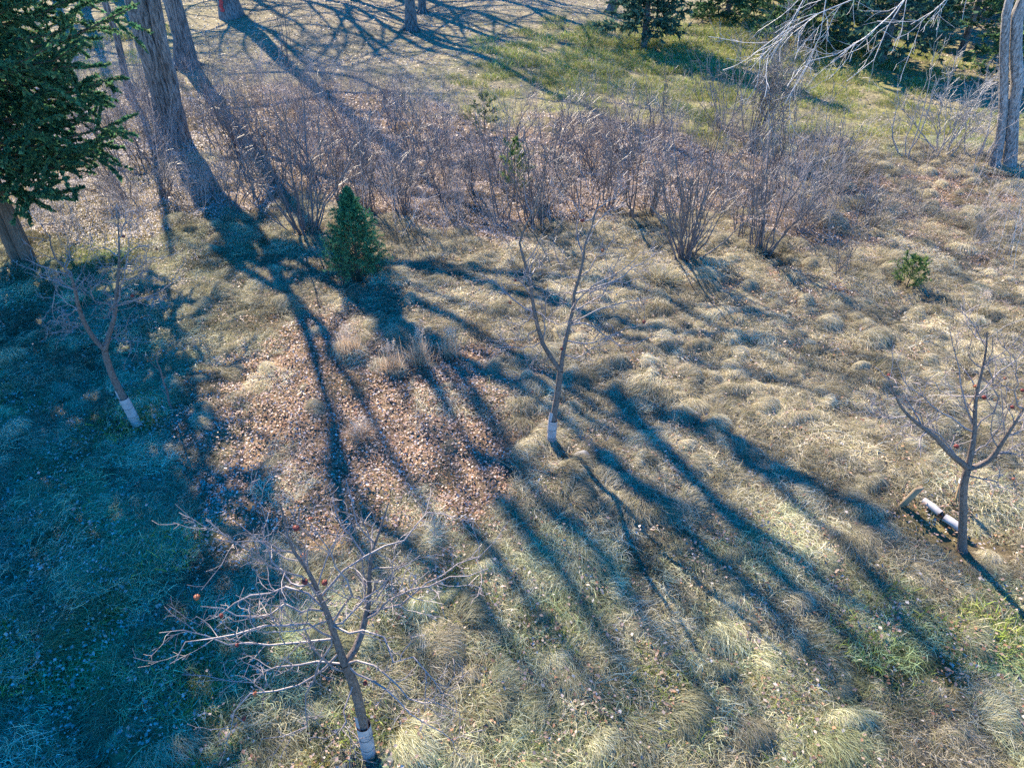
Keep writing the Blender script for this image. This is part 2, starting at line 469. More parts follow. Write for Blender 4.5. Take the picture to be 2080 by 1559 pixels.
def mat_mesh(rng, i):
    def f(n):
        a = rng.normal(0, 0.8, n); L = rng.uniform(0.07, 0.28, n)
        b = np.stack([rng.uniform(-0.45, 0.45, n), rng.uniform(-0.45, 0.45, n), rng.uniform(0, 0.02, n)], 1)
        h = np.abs(rng.normal(0.02, 0.02, n)); curl = rng.normal(0, 0.5, n)
        s = np.array([0, 0.33, 0.68, 1.0]); zz = np.array([0, 0.9, 1.0, 0.35])
        pts = b[:, None, :] + np.zeros((n, 4, 3))
        for j in range(4):
            pts[:, j, 0] += L * s[j] * np.cos(a + curl * s[j]); pts[:, j, 1] += L * s[j] * np.sin(a + curl * s[j]); pts[:, j, 2] += h * zz[j]
        return pts
    v, q, c = blades(rng, 620, f, 0.005, STRAW)
    return mesh_np('grass_mat', v, q, M['grass'], cols=c)

def green_mesh(rng, i):
    G = np.array([[0.24, 0.30, 0.06], [0.19, 0.25, 0.05], [0.31, 0.34, 0.10], [0.42, 0.38, 0.2], [0.45, 0.40, 0.26]])
    def f(n):
        a = rng.uniform(0, 6.28, n); L = rng.uniform(0.04, 0.16, n)
        b = np.stack([rng.uniform(-0.3, 0.3, n), rng.uniform(-0.3, 0.3, n), np.zeros(n)], 1)
        h = rng.uniform(0.04, 0.15, n)
        s = np.array([0, 0.25, 0.6, 1.0]); zz = np.array([0, 0.55, 0.95, 1.0])
        pts = b[:, None, :] + np.zeros((n, 4, 3))
        for j in range(4):
            pts[:, j, 0] += L * s[j] * np.cos(a); pts[:, j, 1] += L * s[j] * np.sin(a); pts[:, j, 2] += h * zz[j]
        return pts
    v, q, c = blades(rng, 200, f, 0.008, G)
    return mesh_np('green_tuft', v, q, M['grass'], cols=c)

def brush_mesh(rng, i):
    """a handful of thin upright stems of undergrowth"""
    n = 9
    b = np.stack([rng.normal(0, 0.35, n), rng.normal(0, 0.35, n), np.zeros(n) - 0.03], 1)
    d = norm(np.stack([rng.normal(0, 0.22, n), rng.normal(0, 0.22, n), np.ones(n)], 1))
    L = rng.uniform(0.6, 2.2, n)
    pts = np.stack([b + d * (L * s)[:, None] + rng.normal(0, 0.03 * s, (n, 3)) for s in (0, 0.35, 0.7, 1.0)], 1)
    rad = np.linspace(0.006, 0.002, 4)[None] * np.ones((n, 1))
    T = Tubes(); T.add(pts, rad, 3)
    p2, r2 = spawn(rng, pts, rad, 6, t=(0.25, 0.95), ang=(0.4, 0.9), length=(0.15, 0.5), rs=0.7, tip=0.0018, k=3, up=0.1)
    T.add(p2, r2, 3)
    p3, r3 = spawn(rng, p2, r2, 2, t=(0.3, 0.9), ang=(0.4, 0.9), length=(0.08, 0.25), rs=0.8, tip=0.0016, k=2)
    T.add(p3, r3, 3)
    v = np.concatenate(T.v); c = np.tile([[0.30, 0.26, 0.24]], (len(v), 1))
    return mesh_np('brush', v, np.concatenate(T.f), M['brush'], cols=c)

def scatter(name, label, meshes, pts, rot, scl, idx, tint):
    col = bpy.data.collections.new(name + '_kinds')
    for j, me in enumerate(meshes):
        col.objects.link(bpy.data.objects.new('%s_kind_%02d' % (name, j), me))
    me = bpy.data.meshes.new(name)
    n = len(pts)
    me.vertices.add(n); me.vertices.foreach_set('co', np.ascontiguousarray(pts, dtype=np.float32).ravel())
    def at(nm, typ, data, key):
        a = me.attributes.new(nm, typ, 'POINT'); a.data.foreach_set(key, np.ascontiguousarray(data).ravel())
    at('rot', 'FLOAT_VECTOR', rot.astype(np.float32), 'vector')
    at('scl', 'FLOAT_VECTOR', scl.astype(np.float32), 'vector')
    at('idx', 'INT', idx.astype(np.int32), 'value')
    t4 = np.ones((n, 4), np.float32); t4[:, :3] = tint
    at('tint', 'FLOAT_COLOR', t4, 'color')
    o = obj(name, me); o['kind'] = 'stuff'; o['label'] = label; o['category'] = name.replace('_', ' ')
    ng = bpy.data.node_groups.new(name, 'GeometryNodeTree')
    ng.interface.new_socket('Geometry', in_out='INPUT', socket_type='NodeSocketGeometry')
    ng.interface.new_socket('Geometry', in_out='OUTPUT', socket_type='NodeSocketGeometry')
    gi = ng.nodes.new('NodeGroupInput'); go = ng.nodes.new('NodeGroupOutput')
    ci = ng.nodes.new('GeometryNodeCollectionInfo'); ci.inputs[0].default_value = col
    ci.inputs['Separate Children'].default_value = True; ci.inputs['Reset Children'].default_value = True
    ip = ng.nodes.new('GeometryNodeInstanceOnPoints'); ip.inputs['Pick Instance'].default_value = True
    def na(nm, typ):
        q = ng.nodes.new('GeometryNodeInputNamedAttribute'); q.data_type = typ; q.inputs[0].default_value = nm
        return next(s for s in q.outputs if s.enabled and s.name == 'Attribute')
    L = ng.links.new
    L(gi.outputs[0], ip.inputs['Points']); L(ci.outputs[0], ip.inputs['Instance'])
    L(na('idx', 'INT'), ip.inputs['Instance Index']); L(na('scl', 'FLOAT_VECTOR'), ip.inputs['Scale'])
    e2r = ng.nodes.new('FunctionNodeEulerToRotation'); L(na('rot', 'FLOAT_VECTOR'), e2r.inputs[0]); L(e2r.outputs[0], ip.inputs['Rotation'])
    L(ip.outputs[0], go.inputs[0])
    md = o.modifiers.new('scatter', 'NODES'); md.node_group = ng
    return o

def sample_ground(rng, n, y0, y1, margin=1.12):
    """points over the ground the camera could see (and a margin round it)"""
    y = rng.uniform(y0, y1, n * 3)
    d = y * CP + CAM_H * SP
    hw = d * 0.7212 * margin + 1.0
    keep = rng.uniform(0, 1, n * 3) < hw / hw.max()
    y, hw = y[keep][:n], hw[keep][:n]
    x = rng.uniform(-1, 1, len(y)) * hw
    return x, y

def build_cover():
    rng = np.random.default_rng(21)
    # flow of the combed-over dead grass
    flow = lambda x, y: -0.9 + 0.9 * snoise(x, y, 5.0, 14) + np.where(x < -2, 0.9, 0)
    # --- mats
    x, y = sample_ground(rng, 7400, 2.0, 23.5)
    leaf, green, thick, lawn, px, py, n, n2 = zones(x, y)
    keep = (rng.uniform(0, 1, len(x)) < np.clip(1.15 - 1.25 * leaf, 0.03, 1) * (1 - 0.85 * thick)) & clear_of(x + 0.1, y, 0.16)
    x, y, green, n = x[keep], y[keep], green[keep], n[keep]; k = len(x)
    pts = np.stack([x, y, height(x, y) + 0.005], 1)
    rot = np.stack([rng.normal(0, 0.05, k), rng.normal(0, 0.05, k), flow(x, y) + rng.normal(0, 0.5, k)], 1)
    s = rng.uniform(0.65, 1.1, k)
    br = np.clip(rng.normal(0.98, 0.36, k), 0.35, 1.9) * (1 + 0.15 * n)
    g = np.clip(green * rng.uniform(0.2, 1.3, k), 0, 1)
    tint = np.stack([br * (1 - 0.52 * g), br * (1 - 0.20 * g), br * (1 - 0.48 * g)], 1)
    scatter('matted_grass', 'pale matted dead grass lying over the clearing', [mat_mesh(rng, i) for i in range(8)], pts, rot, np.stack([s, s, s * rng.uniform(0.7, 1.6, k)], 1), rng.integers(0, 8, k), tint)
    # --- tussocks
    x, y = sample_ground(rng, 19000, 2.0, 23.0)
    leaf, green, thick, lawn, px, py, n, n2 = zones(x, y)
    want = np.clip(0.85 + 0.35 * snoise(x, y, 1.6, 9), 0.3, 1) * np.clip(0.95 - 1.0 * leaf, 0.04, 1) * (1 - 0.85 * thick) * (0.30 + 0.70 * sstep(450, 1100, px)) * (1 - 0.6 * sstep(800, 1300, py))
    keep = (rng.uniform(0, 1, len(x)) < want) & clear_of(x, y)
    x, y, green, n, px, py = x[keep], y[keep], green[keep], n[keep], px[keep], py[keep]; k = len(x)
    pts = np.stack([x, y, height(x, y) - 0.01], 1)
    rot = np.stack([rng.normal(0, 0.08, k), rng.normal(0, 0.08, k), flow(x, y) + rng.normal(0, 0.75, k)], 1)
    s = 0.28 + 0.56 * rng.uniform(0, 1, k) ** 1.7
    br = rng.uniform(0.62, 1.45, k) * (1 + 0.12 * n)
    g = np.clip(green * 0.55 * rng.uniform(0.7, 1.2, k), 0, 1)
    tint = np.stack([br * (1 - 0.40 * g), br * (1 - 0.12 * g), br * (1 - 0.45 * g)], 1)
    scatter('grass_tussocks', 'combed-over mounds of straw coloured dead grass in the clearing', [tussock_mesh(rng, i) for i in range(14)], pts, rot, np.stack([s * rng.uniform(0.9, 1.3, k), s * rng.uniform(0.9, 1.5, k), s * (rng.uniform(0.45, 1.15, k) + 0.12 * sstep(1000, 800, py) + 0.15 * sstep(1050, 850, py) * sstep(950, 1250, px))], 1), rng.integers(0, 14, k), tint)
    # --- green blades
    x, y = sample_ground(rng, 9000, 2.0, 44.0)
    leaf, green, thick, lawn, px, py, n, n2 = zones(x, y)
    keep = rng.uniform(0, 1, len(x)) < np.clip(green - 0.30, 0, 1) * 0.8 * (1 - 0.7 * thick)
    x, y, n = x[keep], y[keep], n[keep]; k = len(x)
    pts = np.stack([x, y, height(x, y)], 1)
    rot = np.stack([np.zeros(k), np.zeros(k), rng.uniform(0, 6.28, k)], 1)
    s = rng.uniform(0.7, 1.4, k) * (1 + sstep(22, 40, y) * 0.8)
    br = rng.uniform(0.7, 1.2, k)
    scatter('green_grass', 'fresh green grass on the lawn and in patches of the clearing', [green_mesh(rng, i) for i in range(5)], pts, rot, np.stack([s, s, s * 0.8], 1), rng.integers(0, 5, k), np.stack([br, br, br], 1))
    # --- undergrowth of the thicket
    x, y = sample_ground(rng, 3600, 15.0, 36.0)
    leaf, green, thick, lawn, px, py, n, n2 = zones(x, y)
    keep = rng.uniform(0, 1, len(x)) < np.clip(thick, 0, 1) * 0.40
    x, y = x[keep], y[keep]; k = len(x)
    pts = np.stack([x, y, height(x, y)], 1)
    rot = np.stack([rng.normal(0, 0.1, k), rng.normal(0, 0.1, k), rng.uniform(0, 6.28, k)], 1)
    s = rng.uniform(0.5, 1.15, k); br = rng.uniform(0.6, 1.6, k)
    scatter('undergrowth', 'thin bare stems of undergrowth filling the thicket floor', [brush_mesh(rng, i) for i in range(8)], pts, rot, np.stack([s, s, s], 1), rng.integers(0, 8, k), np.stack([br, br * 0.98, br * 0.97], 1))
build_cover()

def build_litter():
    rng = np.random.default_rng(5)
    PAL = np.array([[0.46, 0.32, 0.25], [0.34, 0.23, 0.17], [0.52, 0.42, 0.35], [0.30, 0.15, 0.085], [0.42, 0.37, 0.33], [0.17, 0.11, 0.08], [0.60, 0.54, 0.48], [0.37, 0.20, 0.11]])
    def batch(n, y0, y1, smin, smax, lift, lawnw, on_grass=False):
        x, y = sample_ground(rng, n, y0, y1)
        leaf, green, thick, lawn, px, py, nn, n2 = zones(x, y)
        dens = np.clip(leaf, 0, 1) * (1 - lawn) + lawn * lawnw * np.clip(1.1 - 1.5 * green, 0.03, 1) * np.clip(0.6 + 0.6 * n2, 0.1, 1)
        if on_grass: dens = np.clip(0.35 + 0.6 * nn + 0.55 * n2, 0.04, 1) * (1 - lawn) * (1 - thick) * (1 - 0.6 * np.clip(leaf, 0, 1))
        keep = (rng.uniform(0, 1, len(x)) < dens) & clear_of(x, y, -0.30)
        x, y, px, lawn, thick = x[keep], y[keep], px[keep], lawn[keep], thick[keep]; k = len(x)
        c = np.stack([x, y, height(x, y) + rng.uniform(0.03 if on_grass else 0.006, lift, k)], 1)
        a = rng.uniform(0, 6.283, k)
        L = smin + (smax - smin) * rng.uniform(0, 1, k) ** 1.4; Wd = L * rng.uniform(0.5, 0.8, k)
        tilt = rng.normal(0, 0.32, (k, 2))
        ux = np.stack([np.cos(a), np.sin(a), tilt[:, 0]], 1); uy = np.stack([-np.sin(a), np.cos(a), tilt[:, 1]], 1)
        curl = L * rng.uniform(0.02, 0.30, k)
        # outline of a small cupped leaf: stalk, two shoulders, tip, folded along the midrib
        loc = [(-0.5, 0, 0.0), (-0.05, 0.5, 1.0), (0.5, 0, 0.25), (-0.05, -0.5, 1.0)]
        v = np.stack([c + ux * (L * q[0])[:, None] + uy * (Wd * q[1])[:, None] + np.stack([0 * L, 0 * L, curl * q[2]], 1) for q in loc], 1)
        i = np.arange(k * 4).reshape(k, 4)
        f = np.concatenate([i[:, [0, 1, 2]], i[:, [0, 2, 3]]])
        col = PAL[rng.choice(8, k, p=[0.19, 0.20, 0.09, 0.16, 0.09, 0.12, 0.03, 0.12])]
        pale = sstep(520, 380, px)[:, None] * 0.45 + lawn[:, None] * 0.7 + thick[:, None] * 0.5   # bleached oak leaves at the left and on the lawn
        col = col * (1 - pale) + (np.array([0.50, 0.455, 0.42]) * (1 - lawn[:, None]) + np.array([0.33, 0.295, 0.25]) * lawn[:, None]) * pale
        if on_grass: col = col * (0.70 + 0.08 * sstep(560, 420, px)[:, None])
        return v.reshape(-1, 3), f, np.repeat(col, 4, 0)
    for nm, label, args in (('leaf_litter', 'fallen brown and tan leaves over the clearing and thicket floor', [(520000, 2.0, 24.0, 0.018, 0.058, 0.05, 0.3), (190000, 2.0, 21.0, 0.022, 0.062, 0.15, 0.0, True)]),
                            ('lawn_leaves', 'dry leaves strewn over the thicket and the lawn behind', [(60000, 22.0, 36.0, 0.06, 0.12, 0.05, 0.7), (90000, 34.0, 62.0, 0.08, 0.16, 0.04, 0.9)])):
        vs, fs, cs, off = [], [], [], 0
        for a in args:
            v, f, c = batch(*a); vs.append(v); fs.append(f + off); cs.append(c); off += len(v)
        o = obj(nm, mesh_np(nm, np.concatenate(vs), np.concatenate(fs), M['litter'], smooth=False, cols=np.concatenate(cs)))
        tag(o, label, 'leaves', kind='stuff')
build_litter()

# ------------------------------------------------------------------ apple trees
def apple_fruit(rng, parent, p, r, orange):
    nu, nv = 8, 6
    vs = []; sq = rng.uniform(0.75, 1.15)
    for j in range(nv + 1):
        th = math.pi * j / nv
        for i in range(nu):
            ph = 2 * math.pi * i / nu
            rr = r * (1 + rng.normal(0, 0.09)) * (1 - 0.25 * math.exp(-((th) / 0.35) ** 2) - 0.18 * math.exp(-((math.pi - th) / 0.35) ** 2))
            vs.append((rr * sq * math.sin(th) * math.cos(ph), rr * math.sin(th) * math.sin(ph), rr * 0.9 * math.cos(th)))
    f = [(j * nu + i, j * nu + (i + 1) % nu, (j + 1) * nu + (i + 1) % nu, (j + 1) * nu + i) for j in range(nv) for i in range(nu)]
    f = [(a, d, c, b) for a, b, c, d in f]
    a = obj('apple', mesh_np('apple', vs, f, M['apple_o'] if orange else M['apple']), parent, p)
    T = Tubes(); T.add(np.array([[0, 0, r * 0.7], [0.004, 0, r * 1.1], [0.012, 0.004, r * 1.7]]), np.array([0.003, 0.0025, 0.0025]), 4)
    obj('stalk', T.mesh('stalk', M['apple_bark']), a)
    return a

def apple_tree(seed, label, conv, trunk, leaders, limbs, apples, r0, guard, depth):
    rng = np.random.default_rng(seed)
    base = P(*conv(*trunk[0])); Y0 = base[1]
    root = empty('apple_tree', base, label, 'tree', 'young apple trees of the clearing')
    def world(pl, y_a, y_b):
        n = len(pl)
        return np.array([Q(*conv(*p), y_a + (y_b - y_a) * (i / max(n - 1, 1)) ** 0.9) for i, p in enumerate(pl)])
    tr = world(trunk, Y0, Y0); tr[0] = base - np.array([0, 0, 0.06])
    tr = resample(tr, 14) - base
    rt = np.linspace(r0, r0 * 0.78, 14); rt[0] *= 1.3; rt[1] *= 1.1
    T = Tubes(); T.add(tr, rt, 10, 0.05, rng)
    all_lead, all_r = [], []
    for pl, dy in leaders:
        w = resample(world(pl, Y0, Y0 + dy), 12) - base
        w[0] = w[0] * 0.3 + tr[-1] * 0.7
        r = np.linspace(r0 * 0.68, 0.007, 12) ** 1.0
        T.add(w, r, 7, 0.05, rng); all_lead.append(w); all_r.append(r)
    obj('trunk', T.mesh('trunk', M['apple_bark']), root)
    BL = Tubes(); bp, br = [], []
    src = np.concatenate(all_lead + [tr]); 
    for pl in limbs:
        pts0 = [conv(*p) for p in pl]
        # where the limb leaves the nearest leader or trunk
        s_px, s_py = proj(src + base)
        j = int(np.argmin((s_px - pts0[0][0]) ** 2 + (s_py - pts0[0][1]) ** 2))
        ya = src[j][1] + Y0
        down = (pts0[-1][1] - pts0[0][1])
        dy = rng.uniform(-0.55, 0.55) * depth
        if down > 40: dy = -abs(dy) - 0.3
        elif down < -150: dy = rng.uniform(-0.1, 0.7) * depth
        w = world(pl, ya, ya + dy) - base
        w[0] = src[j]
        w = resample(w, 9)
        L = np.linalg.norm(np.diff(w, axis=0), axis=1).sum()
        r = np.linspace(min(0.0125, 0.006 + 0.005 * L), 0.0034, 9)
        w[1:-1] += rng.normal(0, 0.018, (7, 3))
        bp.append(w); br.append(r)
    bp = np.array(bp); br = np.array(br)
    for w, r in zip(bp, br):
        K = Tubes(); K.add(w, r, 6)
        obj('limb', K.mesh('limb', M['apple_twig']), root)
    lead = np.array(all_lead); lr = np.array(all_r)
    e1, q1 = spawn(rng, lead, lr, 9, t=(0.25, 1.0), ang=(0.6, 1.2), length=(0.2, 0.7), rs=0.5, tip=0.0038, k=6, up=0.12, wob=0.2, rmax=0.010)
    BL.add(e1, q1, 4)
    s1, t1 = spawn(rng, bp, br, 10, t=(0.2, 1.0), ang=(0.5, 1.25), length=(0.10, 0.42), rs=0.6, tip=0.0028, k=5, up=0.10, wob=0.26, rmax=0.006)
    BL.add(s1, t1, 4)
    s2, t2 = spawn(rng, np.concatenate([s1]), t1, 3, t=(0.3, 1.0), ang=(0.5, 1.3), length=(0.04, 0.16), rs=0.8, tip=0.0027, k=3, wob=0.25)
    BL.add(s2, t2, 3)
    s3, t3 = spawn(rng, e1, q1, 3, t=(0.3, 1.0), ang=(0.5, 1.3), length=(0.05, 0.2), rs=0.8, tip=0.0027, k=3, wob=0.25)
    BL.add(s3, t3, 3)
    obj('twigs', BL.mesh('twigs', M['apple_twig']), root)['kind'] = 'stuff'
    if guard:
        g = tr.copy(); s = np.concatenate([[0], np.cumsum(np.linalg.norm(np.diff(g, axis=0), axis=1))])
        q = np.linspace(0.05, guard, 9)
        g = np.stack([np.interp(q, s, g[:, j]) for j in range(3)], 1)
        rg = np.ones(9) * r0 * 1.30; rg[-1] *= 1.05
        G = Tubes(); G.add(g, rg, 14, 0.02, rng)
        go = obj('trunk_guard', G.mesh('trunk_guard', M['guard']), root)
        go['label'] = 'pale plastic guard wrapped round the foot of the trunk'
        # overlapping flap of the spiral guard standing a little taller on one side
        q = np.linspace(guard * 0.55, guard * 1.28, 5)
        fl = np.stack([np.interp(q, s, tr[:, j]) for j in range(3)], 1)
        an = np.linspace(1.9, 3.6, 6); vs = []
        for i in range(5):
            for a in an: vs.append(fl[i] + np.array([math.cos(a), -abs(math.sin(a)) * 0.6, 0]) * r0 * (1.42 - 0.03 * i))
        f = [(i * 6 + j, i * 6 + j + 1, (i + 1) * 6 + j + 1, (i + 1) * 6 + j) for i in range(4) for j in range(5)]
        obj('guard_flap', mesh_np('guard_flap', np.array(vs), f, M['guard']), go)
        for hh in (0.42, 0.7):
            c = np.array([np.interp(guard * hh, s, tr[:, j]) for j in range(3)])
            a = np.linspace(0, 2 * math.pi, 13)
            ring = c + np.stack([np.cos(a), np.sin(a), 0.06 * np.sin(a)], 1) * r0 * 1.36
            K = Tubes(); K.add(ring, np.ones(13) * 0.0025, 4)
            obj('tie', K.mesh('tie', M['tie']), go)
    cand = np.concatenate([bp[:, 2:].reshape(-1, 3), s1[:, -1], e1[:, -1]])
    for n_, ap in enumerate(apples):
        ax, ay = conv(*ap)
        cx, cy = proj(cand + base)
        j = int(np.argmin((cx - ax) ** 2 + (cy - ay) ** 2))
        p = Q(ax, ay, cand[j][1] + Y0) - base
        if np.linalg.norm(p - cand[j]) < 0.5:
            q = cand[j]; p = q + (p - q) * min(1, 0.06 / max(np.linalg.norm(p - q), 1e-6)) - np.array([0, 0, 0.05])
        apple_fruit(rng, root, p, rng.uniform(0.019, 0.029), n_ % 3 == 1)
    return root

cz = lambda s, ox, oy: (lambda x, y: (ox + x / s, oy + y / s))
apple_tree(11, 'bare apple tree with pale trunk guard and most red apples, foot at the bottom edge', cz(2.6, 200, 1000),
    [(1430, 1390), (1400, 1230), (1350, 1010), (1300, 905)],
    [([(1300, 905), (1250, 760), (1215, 650), (1160, 530), (1120, 430), (1060, 350), (1010, 270), (985, 150), (960, 60)], 0.35),
     ([(1310, 900), (1370, 800), (1400, 700), (1430, 560), (1430, 420), (1450, 300), (1490, 190), (1530, 60)], 0.75)],
    [[(1220, 750), (1080, 780), (940, 795), (800, 815), (700, 810), (560, 770), (400, 730), (320, 740)],
     [(1230, 735), (1370, 742), (1490, 745), (1545, 860), (1640, 885), (1760, 970), (1810, 1070), (1880, 1075)],
     [(1310, 950), (1200, 890), (1100, 770), (1090, 680), (1140, 570)],
     [(1280, 900), (1180, 885), (1050, 890), (900, 940), (820, 1000), (700, 990), (600, 970), (440, 960)],
     [(1320, 890), (1450, 920), (1600, 1020), (1660, 1090), (1780, 1120), (1890, 1155)],
     [(1240, 730), (1200, 850), (1150, 930), (1110, 1080), (1110, 1180), (1060, 1270), (860, 1300)],
     [(1300, 1000), (1300, 1150), (1320, 1280), (1400, 1370)],
     [(1160, 520), (1040, 420), (930, 400), (850, 330), (700, 250), (540, 170)],
     [(1160, 520), (1300, 400), (1450, 310), (1620, 240), (1720, 120), (1830, 110)],
     [(1430, 680), (1600, 580), (1760, 450), (2000, 340), (2080, 270)],
     [(1430, 640), (1560, 560), (1700, 510), (1900, 430), (2060, 400)],
     [(1140, 510), (1020, 470), (930, 390), (890, 250), (860, 120), (850, 40)],
     [(1210, 640), (1100, 600), (980, 600), (850, 660), (700, 640), (540, 600)],
     [(1250, 700), (1330, 550), (1290, 430), (1200, 290), (1120, 160)],
     [(1200, 620), (1050, 500), (920, 520), (760, 580), (640, 640), (520, 710)],
     [(1260, 720), (1350, 600), (1390, 560), (1500, 470), (1700, 330)],
     [(1440, 330), (1330, 230), (1250, 110), (1240, 0)],
     [(1290, 880), (1380, 1000), (1500, 1020), (1620, 1130), (1760, 1240), (1880, 1320)],
     [(1210, 840), (1100, 1000), (900, 1050), (760, 1110), (700, 1230), (580, 1250)],
     [(1240, 760), (1120, 700), (960, 690), (800, 720), (640, 780), (480, 790), (400, 900)]],
    [(1040, 165), (1060, 325), (1085, 450), (1190, 455), (480, 540), (640, 630), (725, 785), (820, 1045), (795, 1165), (1390, 990), (1110, 110)],
    0.056, 0.72, 0.9)
apple_tree(12, 'bare forked apple tree with pale trunk guard, alone in the middle of the clearing', cz(2.785, 880, 360),
    [(665, 1510), (678, 1370), (700, 1250), (720, 1095)],
    [([(720, 1090), (660, 1010), (620, 940), (580, 800), (555, 650), (540, 540), (500, 430), (490, 320), (560, 220), (600, 60)], 0.1),
     ([(720, 1090), (735, 980), (760, 870), (790, 750), (800, 640), (840, 520), (860, 370), (900, 270), (930, 150), (950, 80)], 0.4)],
    [[(790, 760), (850, 650), (960, 580), (1060, 520), (1180, 420)], [(800, 640), (900, 630), (1020, 590), (1130, 510), (1300, 380)],
     [(775, 820), (870, 830), (980, 910), (1070, 950), (1160, 930), (1280, 900)], [(760, 935), (880, 935), (1010, 900), (1090, 860), (1200, 820)],
     [(740, 1020), (830, 1015), (900, 960), (1000, 910)], [(570, 750), (470, 710), (400, 640), (350, 580), (265, 535)],
     [(600, 895), (500, 910), (370, 915)], [(630, 970), (520, 965), (350, 960)], [(565, 760), (540, 810), (480, 840), (390, 800)],
     [(580, 800), (680, 820), (770, 830)], [(545, 525), (600, 490), (630, 440)], [(560, 640), (480, 560), (430, 480)],
     [(820, 570), (750, 550), (700, 470)], [(900, 270), (980, 200), (1080, 150)], [(920, 210), (860, 270), (820, 190), (700, 60)],
     [(930, 140), (1030, 110), (1100, 50)], [(800, 650), (750, 650), (740, 720)], [(860, 600), (910, 480), (1030, 350)],
     [(790, 800), (900, 760), (1010, 720), (1220, 670)], [(830, 620), (1040, 600), (1180, 570)], [(640, 960), (590, 1020), (560, 1040)],
     [(790, 760), (900, 700), (970, 640), (1040, 480)], [(630, 900), (640, 700), (650, 600)]],
    [(465, 563), (960, 395), (725, 955), (845, 225), (435, 690), (1195, 800)],
    0.056, 0.58, 1.0)
apple_tree(13, 'leaning forked apple tree with white guard, in the blue shade near the cedar', cz(3.389, 30, 420),
    [(845, 1495), (745, 1310), (680, 1180), (632, 1050), (620, 985)],
    [([(615, 985), (540, 900), (470, 780), (430, 650), (405, 530), (370, 450), (290, 370), (250, 280), (240, 190)], -0.1),
     ([(620, 985), (650, 880), (690, 740), (700, 600), (712, 470), (720, 330), (715, 180), (710, 60)], 0.3)],
    [[(690, 640), (750, 520), (770, 400), (790, 270), (800, 120)], [(740, 470), (840, 440), (900, 370), (970, 340)], [(715, 480), (830, 488), (930, 490)],
     [(710, 490), (600, 525), (450, 560)], [(700, 640), (850, 632), (1000, 630)], [(710, 465), (640, 420), (580, 390)], [(405, 540), (300, 490), (250, 430)],
     [(400, 520), (375, 380), (385, 240)], [(435, 740), (330, 760), (220, 800)], [(480, 770), (390, 850), (260, 870)], [(690, 730), (640, 700)],
     [(695, 720), (900, 620), (1100, 520), (1180, 490)], [(650, 900), (740, 880), (780, 790)], [(440, 700), (270, 600), (270, 770)], [(650, 930), (850, 930)],
     [(715, 250), (760, 120), (900, 50)], [(400, 560), (200, 480), (100, 420)], [(690, 660), (560, 640), (520, 540)], [(710, 330), (620, 280), (500, 310)]],
    [(740, 180), (975, 268), (800, 590)], 0.060, 0.62, 0.9)
apple_tree(14, 'bare spreading apple tree without guard, beside the white tubes on the grass', cz(3.18, 1750, 640),
    [(660, 1515), (655, 1300), (660, 1100), (688, 985)],
    [([(690, 980), (715, 850), (730, 740), (735, 600), (745, 500), (780, 350), (805, 230), (810, 110)], 0.3),
     ([(695, 1000), (830, 930), (900, 830), (1000, 680), (1050, 600), (1130, 500)], -0.1),
     ([(675, 975), (560, 880), (470, 780), (350, 690), (260, 600), (210, 500), (170, 390)], -0.2)],
    [[(700, 965), (590, 870), (480, 780), (400, 680), (300, 570), (200, 480), (130, 420)], [(720, 750), (600, 690), (470, 600), (370, 520), (280, 430), (240, 340)],
     [(735, 770), (880, 590), (850, 470), (835, 300), (845, 150)], [(745, 520), (850, 420), (960, 310), (1070, 190)], [(735, 545), (620, 530), (530, 480), (440, 420)],
     [(715, 740), (660, 560), (640, 400), (610, 230), (570, 90)], [(840, 920), (960, 860), (1090, 795)], [(710, 930), (850, 780), (930, 660), (990, 540)],
     [(690, 1040), (840, 1060), (950, 1120), (1050, 1200)], [(465, 785), (330, 780), (240, 760)], [(1050, 600), (990, 560), (1000, 400), (970, 250)],
     [(940, 780), (1060, 700), (1130, 560)], [(805, 230), (720, 90), (680, 10)], [(240, 760), (120, 660), (20, 570)]],
    [(180, 360), (745, 400), (985, 570), (625, 825), (1000, 1035), (800, 520), (1045, 460), (940, 385)], 0.058, 0.0, 0.9)

# ------------------------------------------------------------------ tall bare trees
SH = np.array([-math.sin(SUN_AZ), -math.cos(SUN_AZ)])       # direction in which shadows fall
SPERP = np.array([-SH[1], SH[0]])

